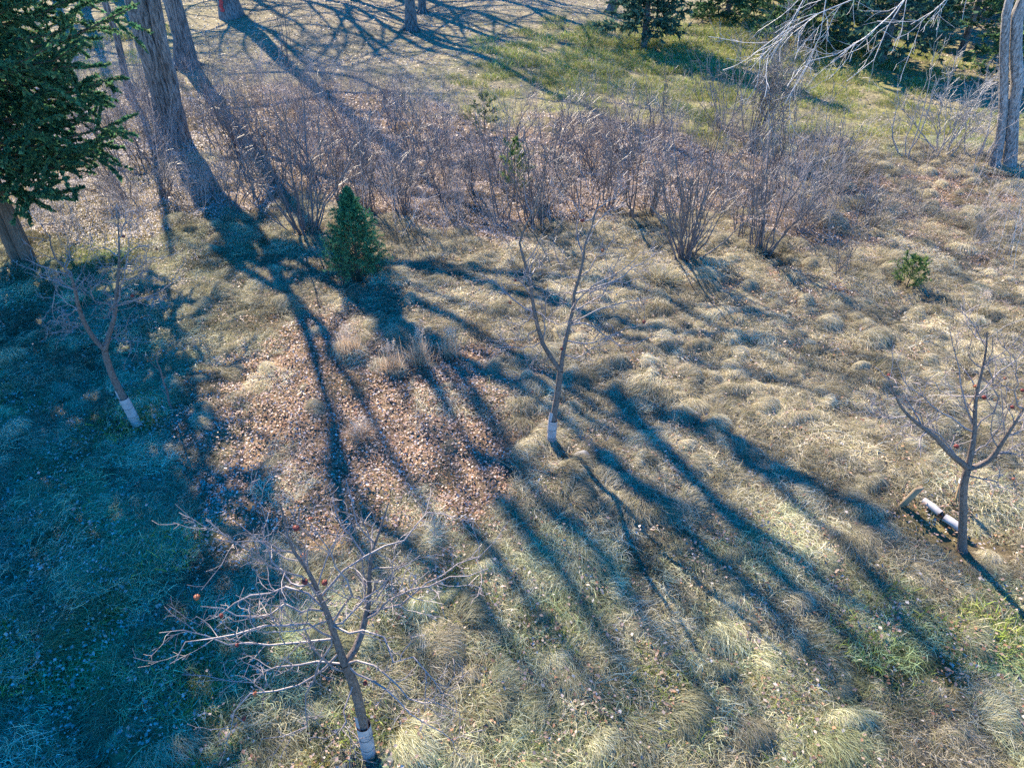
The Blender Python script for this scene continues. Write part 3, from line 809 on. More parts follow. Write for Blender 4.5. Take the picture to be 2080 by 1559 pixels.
def tall_tree(name, label, cat_mat, base, stems, seed, top=21.0, crown_r=6.0, n_limb=9, fork=0.42, extra_limbs=None, roots=True, group='tall bare trees', depth=3, twigs=(7, 5, 3), twig_r=0.06):
    """stems: list of (trunk polyline in world space from the foot up, radius at the foot)"""
    rng = np.random.default_rng(seed)
    root = empty(name, base, label, 'tree', group)
    T = Tubes(); C = Tubes(); heads = []
    for pl, r in stems:
        pl = resample(pl, 18) - base
        pl[0, 2] -= 0.25
        hh = np.maximum(pl[:, 2], 0)
        rad = r * np.interp(hh, [0, 0.25, 1.2, 6, 12, 24], [1.55, 1.28, 1.03, 0.88, 0.62, 0.16])
        pl[3:-1, :2] += rng.normal(0, 0.03, (14, 2))
        T.add(pl, rad, 18, 0.06, rng)
        heads.append((pl, rad))
    if roots:
        for pl, r in stems[:1]:
            for a in np.arange(6) * 1.047 + rng.uniform(0, 1, 6) * 0.6:
                d = np.array([math.cos(a), math.sin(a), 0])
                q = np.array([d * r * 0.9 + [0, 0, r * 0.9], d * r * 1.5 + [0, 0, 0.12], d * r * 2.3 + [0, 0, -0.06]])
                T.add(resample(q, 5), np.linspace(r * 0.35, r * 0.12, 5), 6)
    tr = obj('trunk', T.mesh('trunk', cat_mat), root)
    lp, lr = [], []
    for pl, rad in heads:
        for i in range(n_limb):
            h = top * (fork + (0.97 - fork) * (i + rng.uniform(0, 0.8)) / n_limb)
            p = np.array([np.interp(h, pl[:, 2], pl[:, j]) for j in range(3)])
            r0 = np.interp(h, pl[:, 2], rad) * rng.uniform(0.45, 0.7)
            a = i * 2.4 + rng.uniform(-0.6, 0.6)
            L = crown_r * rng.uniform(0.7, 1.15) * (1.1 - 0.55 * (h / top - fork) / (1 - fork))
            d = np.array([math.cos(a), math.sin(a), 0])
            rise = rng.uniform(0.35, 0.95)
            q = [p]
            for s in (0.33, 0.66, 1.0):
                q.append(p + d * L * s + np.array([0, 0, L * rise * s ** 0.8]) + rng.normal(0, 0.15 * L * 0.3, 3))
            lp.append(resample(q, 10)); lr.append(np.linspace(max(r0, 0.05), 0.018, 10))
    for q, r0 in (extra_limbs or []):
        lp.append(resample(np.array(q) - base, 10)); lr.append(np.linspace(r0, max(0.02, r0 * 0.28), 10))
    lp, lr = np.array(lp), np.array(lr)
    C.add(lp, lr, 7)
    a1, b1 = spawn(rng, lp, lr, twigs[0], t=(0.35, 1.0), ang=(0.4, 0.95), length=(0.25, 0.5), rel=True, rs=0.5, tip=0.012, k=6, up=0.08, wob=0.16, rmax=twig_r)
    C.add(a1, b1, 5)
    a2, b2 = spawn(rng, a1, b1, twigs[1], t=(0.2, 1.0), ang=(0.4, 0.95), length=(0.35, 0.65), rel=True, rs=0.6, tip=0.007, k=4, up=0.06, wob=0.18)
    C.add(a2, b2, 3)
    if depth >= 3:
        a3, b3 = spawn(rng, a2, b2, twigs[2], t=(0.2, 1.0), ang=(0.4, 0.9), length=(0.25, 0.6), rs=0.7, tip=0.005, k=3, up=0.05, wob=0.15)
        C.add(a3, b3, 3)
    obj('crown', C.mesh('crown', cat_mat), root)['kind'] = 'stuff'
    return root, tr

def up_line(px0, py0, tops, top, lean=(0, 0)):
    """trunk polyline: foot on the ground, through photograph points at the foot's distance, on up to `top` metres"""
    b = P(px0, py0)
    pts = [b] + [Q(x, y, b[1]) for x, y in tops]
    last = pts[-1]
    pts.append(np.array([last[0] + lean[0] * 0.4, last[1] + lean[1] * 0.4, last[2] + (top - last[2]) * 0.45]))
    pts.append(np.array([last[0] + lean[0], last[1] + lean[1], top]))
    return b, np.array(pts)

def from_shadow(base, pl, off, start_h, lat0=0.0):
    """limb whose shadow runs along a streak seen on the ground"""
    out = []
    for i, (px, py) in enumerate(pl):
        g = P(px, py)
        s = float((g[:2] - base[:2]) @ SH) - off
        out.append(np.array([g[0] - SH[0] * s, g[1] - SH[1] * s, g[2] + s * math.tan(SUN_EL)]))
    st = np.array([base[0] + SPERP[0] * lat0, base[1] + SPERP[1] * lat0, start_h])
    if out[0][2] > start_h + 1.0: out = [st] + out
    return np.array(out)

mb, mpl = up_line(352, 290, [(322, 150), (278, 0)], 7.2, (0.2, 0.2))
mb2, mpl2 = up_line(372, 287, [(340, 130), (313, 0)], 7.0, (0.7, -0.3)); 
streaks = [
    ([(544, 529), (583, 596), (626, 678), (650, 769), (689, 885), (717, 981), (737, 1068)], 0.2, 0.17),
    ([(640, 650), (684, 736), (737, 813), (785, 914), (833, 986), (862, 1043), (905, 1092), (943, 1197)], -0.6, 0.16),
    ([(700, 600), (785, 659), (881, 769), (924, 856), (972, 942), (1011, 1010), (1059, 1077), (1110, 1160)], 0.5, 0.14),
    ([(850, 760), (905, 840), (925, 930), (940, 1000), (950, 1070)], -1.0, 0.08),
    ([(880, 700), (992, 837), (1045, 923), (1097, 1010), (1170, 1101), (1266, 1188), (1330, 1290)], -0.4, 0.14),
    ([(900, 640), (1050, 740), (1170, 790), (1290, 827), (1480, 930), (1600, 1000), (1760, 1040)], 0.8, 0.15),
    ([(1000, 760), (1170, 885), (1266, 971), (1362, 1043), (1500, 1180), (1600, 1260)], 0.0, 0.14),
    ([(1300, 1010), (1450, 1140), (1560, 1240), (1720, 1420), (1800, 1520)], -0.8, 0.16),
    ([(1050, 1060), (1150, 1180), (1250, 1330), (1330, 1480)], 0.4, 0.11),
    ([(1400, 980), (1600, 1130), (1760, 1250), (1900, 1330), (2050, 1440)], 0.6, 0.15),
    ([(1500, 900), (1700, 1020), (1850, 1130), (2080, 1290)], -0.3, 0.11),
    ([(900, 560), (1100, 620), (1350, 680), (1600, 700), (1850, 760)], 1.2, 0.12),
    ([(820, 540), (1000, 560), (1250, 590), (1500, 640), (1720, 680)], -1.2, 0.10),
    ([(900, 1180), (1000, 1260), (1080, 1380), (1150, 1500)], 0.9, 0.10),
    ([(1230, 1150), (1330, 1290), (1420, 1400), (1520, 1540)], -0.5, 0.10),
    ([(1480, 1060), (1600, 1180), (1700, 1280), (1800, 1390), (1900, 1500)], 0.3, 0.10),
    ([(1600, 980), (1750, 1040), (1900, 1130), (2060, 1210)], 0.7, 0.09),
    ([(1300, 700), (1500, 760), (1700, 830), (1900, 900), (2050, 960)], -0.7, 0.09),
    ([(1100, 800), (1250, 900), (1400, 980), (1560, 1090)], -1.4, 0.09),
    ([(700, 1050), (780, 1180), (860, 1330), (920, 1500)], 0.6, 0.11),
    ([(1050, 1200), (1180, 1350), (1280, 1500)], -1.2, 0.10),
    ([(760, 620), (850, 700), (930, 790), (1000, 880), (1060, 990), (1130, 1080)], -0.2, 0.09),
    ([(1180, 1000), (1290, 1110), (1400, 1230), (1480, 1360), (1560, 1480)], 0.5, 0.09),
    ([(1400, 1060), (1520, 1140), (1640, 1240), (1780, 1360)], -0.6, 0.08),
    ([(1750, 1150), (1860, 1230), (1960, 1330), (2060, 1400)], 0.2, 0.09),
    ([(1250, 860), (1400, 900), (1560, 960), (1700, 1050)], 0.9, 0.07),
    ([(1500, 700), (1650, 760), (1800, 800), (1980, 880)], -0.9, 0.06),
    ([(1850, 1280), (1950, 1400), (2040, 1530)], 0.4, 0.09),
]
ex = []
for i, (s_, o_, r_) in enumerate(streaks):
    q = from_shadow(mb, s_, o_, 6.6, 0.07 * i - 0.3)
    if i >= 3 and q[0][2] < 6.7:                       # a side limb: leaves the nearest lower limb instead of the fork
        first = q[1]
        pool = np.concatenate([resample(e, 24) for e, _ in ex])
        pool = pool[pool[:, 2] < first[2] - 0.4]
        d = np.linalg.norm(pool - first, axis=1) + 0.35 * np.maximum(0, first[2] - pool[:, 2] - 4)
        ahead = norm(q[2] - q[1]); d = d + 5.0 * (1 - (norm(first - pool) * ahead).sum(1))
        q[0] = pool[int(np.argmin(d))]
    ex.append((q, r_ * (1.0 if i < 7 else 1.45)))
tall_tree('maple_tree', 'massive double-stemmed furrowed maple rising from the thicket beside the cedar', M['maple_bark'], mb,
          [(mpl, 0.36), (mpl2, 0.20)], 41, top=7.5, crown_r=5.0, n_limb=1, fork=0.8, extra_limbs=ex, twigs=(4, 3, 2), twig_r=0.03)

b, pl = up_line(377, 136, [(368, 60), (350, 0)], 20.0)
tall_tree('maple_tree', 'thick furrowed trunk with dark foot just behind the double-stemmed maple', M['maple_bark'], b, [(pl, 0.37)], 42, top=20, crown_r=6.5)
b, pl = up_line(264, 200, [(250, 130), (232, 60), (214, 0)], 12.0, (-1.0, 0.5))
tall_tree('slender_tree', 'slender leaning tree between the cedar and the double-stemmed maple', M['maple_bark'], b, [(pl, 0.115)], 43, top=12, crown_r=2.5, n_limb=7, roots=False, depth=2)
b, pl = up_line(174, 19, [(166, 0)], 19.0)
tall_tree('bare_tree', 'brown trunk foot on the lawn above the cedar top', M['maple_bark'], b, [(pl, 0.27)], 44, top=19, crown_r=6, depth=2)
rb, pl = up_line(471, 34, [(462, 0)], 22.0)
_, red_tr = tall_tree('marked_tree', 'stout trunk with red paint mark on the lawn', M['maple_bark'], rb, [(pl, 0.50)], 45, top=22, crown_r=7.5, n_limb=11, roots=False, depth=2)
b, pl = up_line(836, 62, [(833, 0)], 26.0)
tall_tree('bare_tree', 'straight trunk with flared foot, the nearer of two on the open lawn', M['maple_bark'], b, [(pl, 0.25)], 46, top=26, crown_r=7, n_limb=12, fork=0.4, depth=3)
b, pl = up_line(858, 27, [(857, 0)], 22.0)
tall_tree('bare_tree', 'thin trunk just behind the straight flared trunk on the lawn', M['maple_bark'], b, [(pl, 0.19)], 47, top=22, crown_r=5, fork=0.5, depth=2)
b, pl = up_line(1238, 26, [(1246, 0)], 20.0)
tall_tree('bare_tree', 'dark flared trunk foot on the lawn beside the blue-green spruce', M['maple_bark'], b, [(pl, 0.18)], 48, top=20, crown_r=5, fork=0.5, depth=2)

for i, (bx, by, r, top, lab) in enumerate([
        (-33, 58, 0.34, 23, 'far bare tree beyond the top edge, leftmost of the row whose shadows cross the lawn'),
        (-24, 64, 0.36, 24, 'far bare tree beyond the top edge, second of the row shading the lawn'),
        (-15, 57, 0.33, 22, 'far bare tree beyond the top edge, third of the row shading the lawn'),
        (-27, 54.5, 0.40, 25, 'stoutest far bare tree beyond the top edge, in front of the shading row'),
        (-6, 66, 0.34, 23, 'far bare tree beyond the top edge, fourth of the row shading the lawn'),
        (-40, 68, 0.34, 24, 'far bare tree beyond the top edge, furthest back behind the cedar'),
        (-22, 57, 0.36, 23, 'far bare tree beyond the top edge, between the stoutest and the third'),
        (-18.5, 60, 0.34, 24, 'far bare tree beyond the top edge, just behind the third of the row'),
        (-12, 55, 0.34, 22, 'far bare tree beyond the top edge, right of the third of the row'),
        (-9, 58.5, 0.32, 23, 'far bare tree beyond the top edge, left of the fourth of the row'),
        (-4, 56, 0.30, 22, 'far bare tree beyond the top edge, right of the straight flared trunk'),
        (-30, 61, 0.36, 24, 'far bare tree beyond the top edge, right of the leftmost of the row'),
        (-14, 64, 0.36, 25, 'far bare tree beyond the top edge, behind the middle of the row'),
        (-20, 75, 0.36, 25, 'far bare tree beyond the top edge, behind the second of the shading row'),
        (-11, 72, 0.32, 24, 'far bare tree beyond the top edge, behind the third of the shading row'),
        (-31, 72, 0.36, 25, 'far bare tree beyond the top edge, behind the leftmost of the shading row'),
        (-36, 55, 0.38, 22, 'far bare tree beyond the top edge, nearest the cedar side')]):
    b = np.array([bx, by, float(height(bx, by))])
    pl = np.array([b, b + [0.1, 0, top * 0.4], b + [0.3, 0.2, top * 0.75], b + [0.2, 0.4, top]])
    tall_tree('bare_tree', lab, M['maple_bark'], b, [(pl, r)], 400 + i, top=top, crown_r=8.5, n_limb=17, fork=0.25, depth=2, roots=False)

# the grey double trunk at the right edge, with boughs hanging into view
gb = P(2040, 338)
s1 = np.array([P(2022, 338), Q(2033, 270, gb[1]), Q(2040, 190, gb[1]), Q(2049, 0, gb[1])]); s2 = np.array([P(2052, 340), Q(2056, 240, gb[1]), Q(2063, 180, gb[1]), Q(2080, 0, gb[1])])
for s in (s1, s2): pass
s1 = np.vstack([s1, s1[-1] + [-0.3, 0.3, 5], s1[-1] + [-0.8, 0.5, 10]]); s2 = np.vstack([s2, s2[-1] + [0.6, 0.2, 5], s2[-1] + [1.4, 0.3, 10]])
def hang(pl, dy=0.0): return np.array([[gb[0] - 0.3, gb[1], 7.0 + 0.6 * dy]] + [Q(x, y, gb[1] - 1.5 - dy) for x, y in pl])
boughs = [hang([(1990, -150), (1890, -60), (1810, 30), (1760, 75), (1690, 115), (1640, 125)], 0.5), hang([(2000, -160), (1900, -80), (1830, 10), (1790, 80), (1770, 130), (1720, 165)], 1.2),
          hang([(1960, -200), (1800, -120), (1690, -30), (1670, 60), (1640, 130), (1600, 200)], 0.0), hang([(1980, -180), (1780, -130), (1640, -20), (1600, 60), (1560, 130)], 1.6),
          hang([(1960, -180), (1860, -90), (1750, -10), (1700, 10), (1600, 60), (1530, 110)], 0.9), hang([(2000, -120), (1950, -30), (1900, 20), (1850, 50)], 0.7)]
gt, _ = tall_tree('grey_tree', 'smooth grey twin-stemmed tree at the right edge with boughs hanging low', M['grey_bark'], gb, [(s1, 0.115), (s2, 0.165)], 49, top=14, crown_r=5, n_limb=5, fork=0.6, depth=2)
rng = np.random.default_rng(77)
BT = Tubes()
bq = np.array([resample(q - gb, 14) for q in boughs]); br_ = np.linspace(0.032, 0.007, 14)[None] * np.ones((len(boughs), 1))
BT.add(bq, br_, 5)
e1, q1 = spawn(rng, bq, br_, 17, t=(0.35, 1.0), ang=(0.3, 0.85), length=(0.5, 1.6), rs=0.6, tip=0.006, k=6, up=-0.08, wob=0.2, rmax=0.013); BT.add(e1, q1, 4)
e2, q2 = spawn(rng, e1, q1, 3, t=(0.2, 1.0), ang=(0.4, 0.9), length=(0.2, 0.6), rs=0.8, tip=0.004, k=4, up=-0.02, wob=0.2); BT.add(e2, q2, 3)
ob = obj('hanging_boughs', BT.mesh('hanging_boughs', M['pale_twig']), gt)
ob['kind'] = 'stuff'; ob['label'] = 'pale drooping outer boughs'

# the paint mark on the marked tree: a thin patch following the bark
def paint_mark():
    r = 0.50 * 1.27
    an = np.linspace(-2.15, -1.75, 6); zz = np.linspace(0.35, 1.25, 8); vs = []
    for i, z in enumerate(zz):
        for a in an:
            rr = r * np.interp(z, [0, 0.25, 1.2], [1.32, 1.12, 0.95])
            vs.append((math.cos(a + 0.08 * math.sin(i * 2.1)) * rr - 0.02 * z, math.sin(a) * rr, z))
    f = [(i * 6 + j, i * 6 + j + 1, (i + 1) * 6 + j + 1, (i + 1) * 6 + j) for i in range(7) for j in range(5)]
    o = obj('paint_mark', mesh_np('paint_mark', vs, f, M['red_paint']), red_tr); o['label'] = 'faded red paint mark on the bark'
paint_mark()

# ------------------------------------------------------------------ conifers
def conifer(name, label, base, h, r, seed, bottom=0.12, nb=90, droop=0.25, spray=0.10, per=26, trunk_r=0.05, palette=None, mat='spruce', shape=1.0, cat='tree', group=None, lean=(0, 0), clump=0.0, upturn=0.0, barkmat='cedar_bark', m2=9, stems=1, up_sub=0.0, broad=None, wid=0.20):
    rng = np.random.default_rng(seed)
    root = empty(name, base, label, cat, group)
    T = Tubes(); hts = np.linspace(-0.1, h * 0.97, 10)
    axis = lambda z: np.array([lean[0] * (z / h) ** 1.3, lean[1] * (z / h) ** 1.3, 0])
    for s in range(stems):
        o = np.array([(s - (stems - 1) / 2) * trunk_r * 2.0, rng.uniform(-1, 1) * trunk_r * (stems > 1), 0])
        T.add(np.array([[0, 0, z] + o + axis(max(z, 0)) for z in hts]), trunk_r * np.linspace(1.15, 0.08, 10) ** 0.9, 8, 0.05, rng)
    obj('trunk', T.mesh('trunk', M[barkmat]), root)
    z = h * (bottom + (1 - bottom) * (np.arange(nb) + rng.uniform(0, 1, nb)) / nb) ** 1.0
    u = (z / h - bottom) / (1 - bottom)
    if broad is None: prof = (1 - u) ** shape + 0.03
    else: prof = np.interp(u, broad[0], broad[1])
    L = r * prof * rng.uniform(0.78, 1.08, nb)
    if clump: L = L * (1 + clump * np.sin(z * 2.3 + seed) * 0.5 + clump * rng.normal(0, 0.35, nb))
    L = np.maximum(L, 0.04 * r)
    a = np.arange(nb) * 2.399 + rng.uniform(-0.35, 0.35, nb)
    d = np.stack([np.cos(a), np.sin(a), np.zeros(nb)], 1)
    s = np.linspace(0, 1, 6)
    ax = np.array([axis(q) for q in z])
    pts = (ax + np.stack([0 * z, 0 * z, z], 1))[:, None, :] + d[:, None, :] * (L[:, None] * s)[..., None]
    rise = (0.35 * u - droop * (1 - u))
    pts[..., 2] += L[:, None] * (rise[:, None] * s[None] + upturn * s[None] ** 2.5)
    pts[:, 1:] += rng.normal(0, 0.02 * r, (nb, 5, 3)) * s[None, 1:, None]
    rad = (0.006 + 0.012 * L)[:, None] * np.linspace(1, 0.25, 6)[None] * min(1.0, trunk_r / 0.05)
    B = Tubes(); B.add(pts, rad, 4)
    sp, sr = spawn(rng, pts, rad, m2, t=(0.2, 0.98), ang=(0.6, 1.1), length=(0.22, 0.42), rel=True, rs=0.5, tip=0.003, k=4, up=up_sub, wob=0.1, flat=0.75, rmax=0.012)
    B.add(sp, sr, 3)
    obj('branches', B.mesh('branches', M[barkmat]), root)['kind'] = 'stuff'
    # needle sprays along branches and side twigs: slim triangles of the photograph's fine texture
    def sprays(pp, n, tmin):
        nn, kk, _ = pp.shape
        t = rng.uniform(tmin, 1.0, (nn, n)) * (kk - 1); i = np.minimum(t.astype(int), kk - 2); f = (t - i)[..., None]
        ri = np.arange(nn)[:, None]
        p = pp[ri, i] * (1 - f) + pp[ri, i + 1] * f
        tan = norm(pp[ri, i + 1] - pp[ri, i])
        dirs = norm(tan * 0.8 + rng.normal(0, 0.55, p.shape))
        side = norm(np.cross(dirs, rng.normal(size=p.shape)))
        ln = spray * rng.uniform(0.55, 1.3, (nn, n, 1)); wd = ln * wid * rng.uniform(0.7, 1.4, (nn, n, 1))
        v = np.stack([p + side * wd, p - side * wd, p + dirs * ln], 2)
        return v.reshape(-1, 3, 3)
    V = np.concatenate([sprays(pts, per, 0.3), sprays(sp, max(4, per // 3), 0.05)])
    pal = np.array(palette if palette else [[0.035, 0.085, 0.045], [0.05, 0.11, 0.055], [0.07, 0.13, 0.06], [0.028, 0.07, 0.045]])
    c = np.repeat(pal[rng.integers(0, len(pal), len(V))], 3, 0)
    fo = obj('foliage', mesh_np('foliage', V.reshape(-1, 3), np.arange(len(V) * 3).reshape(-1, 3), M[mat], smooth=False, cols=c), root)
    fo['kind'] = 'stuff'
    return root

CED = [[0.05, 0.14, 0.065], [0.075, 0.18, 0.08], [0.11, 0.22, 0.095], [0.04, 0.11, 0.06], [0.13, 0.18, 0.08]]
conifer('cedar_tree', 'big dark green cedar with twin brown trunk filling the left edge', P(52, 528), 15.5, 3.35, 61, bottom=0.12, nb=440, m2=13, droop=0.14, spray=0.085, per=210, trunk_r=0.14, palette=CED, mat='cedar',
        broad=([0, 0.06, 0.2, 0.45, 0.7, 0.9, 1], [0.72, 0.92, 1.0, 0.95, 0.68, 0.30, 0.05]), clump=0.12, upturn=0.2, stems=2, wid=0.45, up_sub=-0.15)
SPR = [[0.06, 0.20, 0.095], [0.09, 0.25, 0.115], [0.13, 0.30, 0.13], [0.04, 0.14, 0.075]]
conifer('young_spruce', 'waist-high dense green young spruce at the front of the thicket', P(728, 553), 1.95, 0.82, 62, bottom=0.04, nb=190, droop=0.08, spray=0.06, per=44, trunk_r=0.035, palette=SPR, shape=0.95, upturn=0.3, clump=0.16, wid=0.13)
YG = [[0.16, 0.22, 0.06], [0.12, 0.19, 0.06], [0.20, 0.25, 0.08], [0.09, 0.14, 0.05]]
conifer('pine_seedling', 'small yellow-green conifer seedling alone in the dry grass at right', P(1838, 592), 0.80, 0.42, 63, bottom=0.15, nb=24, droop=-0.2, spray=0.06, per=24, trunk_r=0.016, palette=YG, shape=0.5, upturn=0.4, clump=0.4)
conifer('juniper_bush', 'small yellow-green juniper among bare stems in the middle of the thicket', P(1045, 392), 1.5, 0.5, 64, bottom=0.05, nb=22, droop=-0.5, spray=0.09, per=16, trunk_r=0.02, palette=YG, shape=0.5, upturn=0.3, clump=0.5, cat='shrub')
conifer('juniper_bush', 'straggly dull green juniper at the back of the thicket by the lawn', P(985, 275), 1.3, 0.75, 65, bottom=0.05, nb=18, droop=-0.2, spray=0.10, per=12, trunk_r=0.02, palette=[[0.10, 0.15, 0.05], [0.14, 0.18, 0.06], [0.07, 0.11, 0.045]], shape=0.5, upturn=0.3, clump=0.6, cat='shrub')
BG = [[0.06, 0.12, 0.09], [0.09, 0.17, 0.11], [0.13, 0.22, 0.13], [0.035, 0.08, 0.06]]
DG = [[0.05, 0.11, 0.055], [0.08, 0.15, 0.07], [0.13, 0.21, 0.08], [0.03, 0.07, 0.045]]
rowg = 'spruces along the far side of the lawn'
for i, (px, py, h, r, pal, bot, lab) in enumerate([
        (1307, 97, 9.0, 2.2, BG, 0.09, 'blue-green spruce with bare lower trunk alone on the sunny lawn'),
        (1475, 42, 9.0, 2.6, DG, 0.02, 'dark spruce skirted to the ground, first behind the lone blue-green one'),
        (1625, 95, 11.0, 2.9, DG, 0.04, 'broad spruce behind the hanging boughs, dark skirt on leaf litter'),
        (1790, 125, 11.0, 3.0, BG, 0.06, 'pale-tipped spruce behind the round bare bush'),
        (1952, 105, 12.0, 3.0, DG, 0.10, 'spruce showing a bare trunk between the round bush and the grey tree'),
        (2100, 165, 11.0, 2.8, DG, 0.04, 'dark spruce partly hidden behind the grey twin-stemmed tree'),
        (1560, 12, 11.0, 2.8, DG, 0.03, 'distant spruce showing between the two broad dark ones'),
        (1720, 20, 12.0, 3.0, DG, 0.03, 'distant dark spruce filling the top edge behind the hanging boughs'),
        (1870, 18, 12.0, 3.0, DG, 0.03, 'distant dark spruce at the top edge beside the bare-trunked one'),
        (2030, 30, 12.0, 3.0, DG, 0.03, 'distant dark spruce at the top edge behind the grey trunk')]):
    conifer('spruce_tree', lab, P(px, py), h, r, 70 + i, bottom=bot, nb=130, droop=0.22, spray=0.26, per=34, trunk_r=0.15, palette=pal, shape=0.9, group=rowg, upturn=0.15, clump=0.15, wid=0.22, barkmat='maple_bark')

# ------------------------------------------------------------------ bare shrubs of the thicket
def shrub(name, label, base, h, spread, n, seed, group='bare shrubs of the thicket', mat='shrub_bark', r0=0.014, vase=1.0, twigs=8, fine=3, lean=(0, 0)):
    rng = np.random.default_rng(seed)
    a = rng.uniform(0, 6.283, n); rb = rng.uniform(0, 0.18 if n > 14 else 0.30, n) * min(1.5, spread)
    b = np.stack([np.cos(a) * rb, np.sin(a) * rb, np.full(n, -0.05)], 1)
    out = rng.uniform(0.1, 1.0, n) * spread
    hh = h * rng.uniform(0.4, 1.0, n) * (1 - 0.18 * out / max(spread, 0.01))
    a2 = a + rng.normal(0, 0.4, n)
    s = np.linspace(0, 1, 8)
    pts = b[:, None, :] + np.zeros((n, 8, 3))
    curve = s[None] ** (0.75 + 0.6 * rng.uniform(0, 1, (n, 1))) * vase + s[None] * (1 - vase)
    pts[..., 0] += np.cos(a2)[:, None] * out[:, None] * curve + lean[0] * s[None] ** 1.4
    pts[..., 1] += np.sin(a2)[:, None] * out[:, None] * curve + lean[1] * s[None] ** 1.4
    pts[..., 2] += hh[:, None] * s[None]
    pts[:, 1:] += np.cumsum(rng.normal(0, 0.048, (n, 7, 3)), 1) * np.array([1, 1, 0.3])
    rad = (r0 * rng.uniform(0.6, 1.2, (n, 1))) * np.linspace(1, 0.22, 8)[None]
    root = empty(name, base, label, 'shrub', group)
    T = Tubes(); T.add(pts, rad, 5)
    obj('stems', T.mesh('stems', M[mat]), root)
    B = Tubes()
    p1, r1 = spawn(rng, pts, rad, twigs, t=(0.3, 0.98), ang=(0.3, 0.75), length=(0.18, 0.42), rel=True, rs=0.6, tip=0.0052, k=5, up=0.08, wob=0.16 if spread < 2 else 0.32)
    B.add(p1, r1, 3)
    p2, r2 = spawn(rng, p1, r1, fine, t=(0.25, 1.0), ang=(0.4, 0.9), length=(0.12, 0.38), rs=0.8, tip=0.0046, k=3, up=0.05, wob=0.15)
    B.add(p2, r2, 3)
    obj('twigs', B.mesh('twigs', M['shrub_twig' if mat == 'shrub_bark' else mat]), root)['kind'] = 'stuff'
    return root

named = [
    (622, 476, 4.2, 1.5, 20, 0.025, 'tall dark vase-shaped bare shrub just behind the young spruce'),
    (1388, 532, 3.9, 1.3, 30, 0.025, 'dense many-stemmed vase shrub at the clearing edge, nearest of the thicket'),
    (1548, 508, 3.8, 1.5, 16, 0.022, 'open crooked bare shrub to the right of the nearest vase shrub'),
    (1498, 490, 2.8, 0.7, 6, 0.020, 'small reddish-footed clump between the two front shrubs on the right'),
    (1700, 562, 2.0, 0.7, 7, 0.013, 'low sparse shrub nearest the yellow-green seedling'),
    (817, 437, 3.0, 0.9, 20, 0.016, 'dense low brushy shrub right of the young spruce tip'),
    (742, 425, 3.1, 0.9, 9, 0.019, 'narrow dark shrub directly behind the young spruce tip'),
    (906, 402, 2.9, 0.8, 7, 0.018, 'thin curved-stem shrub left of the thicket juniper'),
    (1018, 446, 3.4, 0.9, 6, 0.021, 'forked dark-stemmed shrub at the thicket edge below the juniper'),
    (1082, 458, 3.6, 1.0, 12, 0.020, 'upright bushy shrub in front of the juniper, foot in leaf litter'),
    (1286, 446, 3.8, 0.7, 4, 0.030, 'single dark sapling stem standing alone left of the nearest vase shrub'),
    (1180, 418, 2.9, 1.1, 12, 0.015, 'spreading fine-twigged shrub between the juniper and the dark sapling'),
    (1912, 312, 3.2, 2.1, 12, 0.028, 'wide round bare bush in front of the right-hand spruces'),
    (1842, 320, 4.0, 0.7, 4, 0.027, 'slim straight sapling just left of the round bare bush'),
    (1985, 318, 3.0, 1.2, 4, 0.033, 'forked small bare tree between the round bush and the grey trunk'),
    (2062, 352, 2.2, 0.9, 4, 0.020, 'thin sapling sprouting at the foot of the grey twin-stemmed tree'),
    (590, 135, 4.2, 1.0, 4, 0.022, 'lone thin sapling on the lawn behind the tall dark vase shrub'),
    (1520, 300, 4.9, 2.0, 22, 0.022, 'tall tangled bare shrub at the back of the thicket below the hanging boughs'),
    (1470, 262, 4.0, 1.8, 14, 0.020, 'tangled bare shrub beside the spruce shadow on the lawn'),
    (1640, 400, 3.2, 1.8, 12, 0.016, 'arching grey shrub right of the open crooked one'),
]
for i, (px, py, h, sp, n, r0, lab) in enumerate(named):
    shrub('bare_shrub', lab, P(px, py), h, sp, n, 200 + i, r0=r0, twigs=5 if sp < 2 else 15, fine=2 if sp < 2 else 5, mat='bush_twig' if 'round' in lab else 'grey_bark' if 'grey' in lab or 'tangled' in lab else 'shrub_bark')

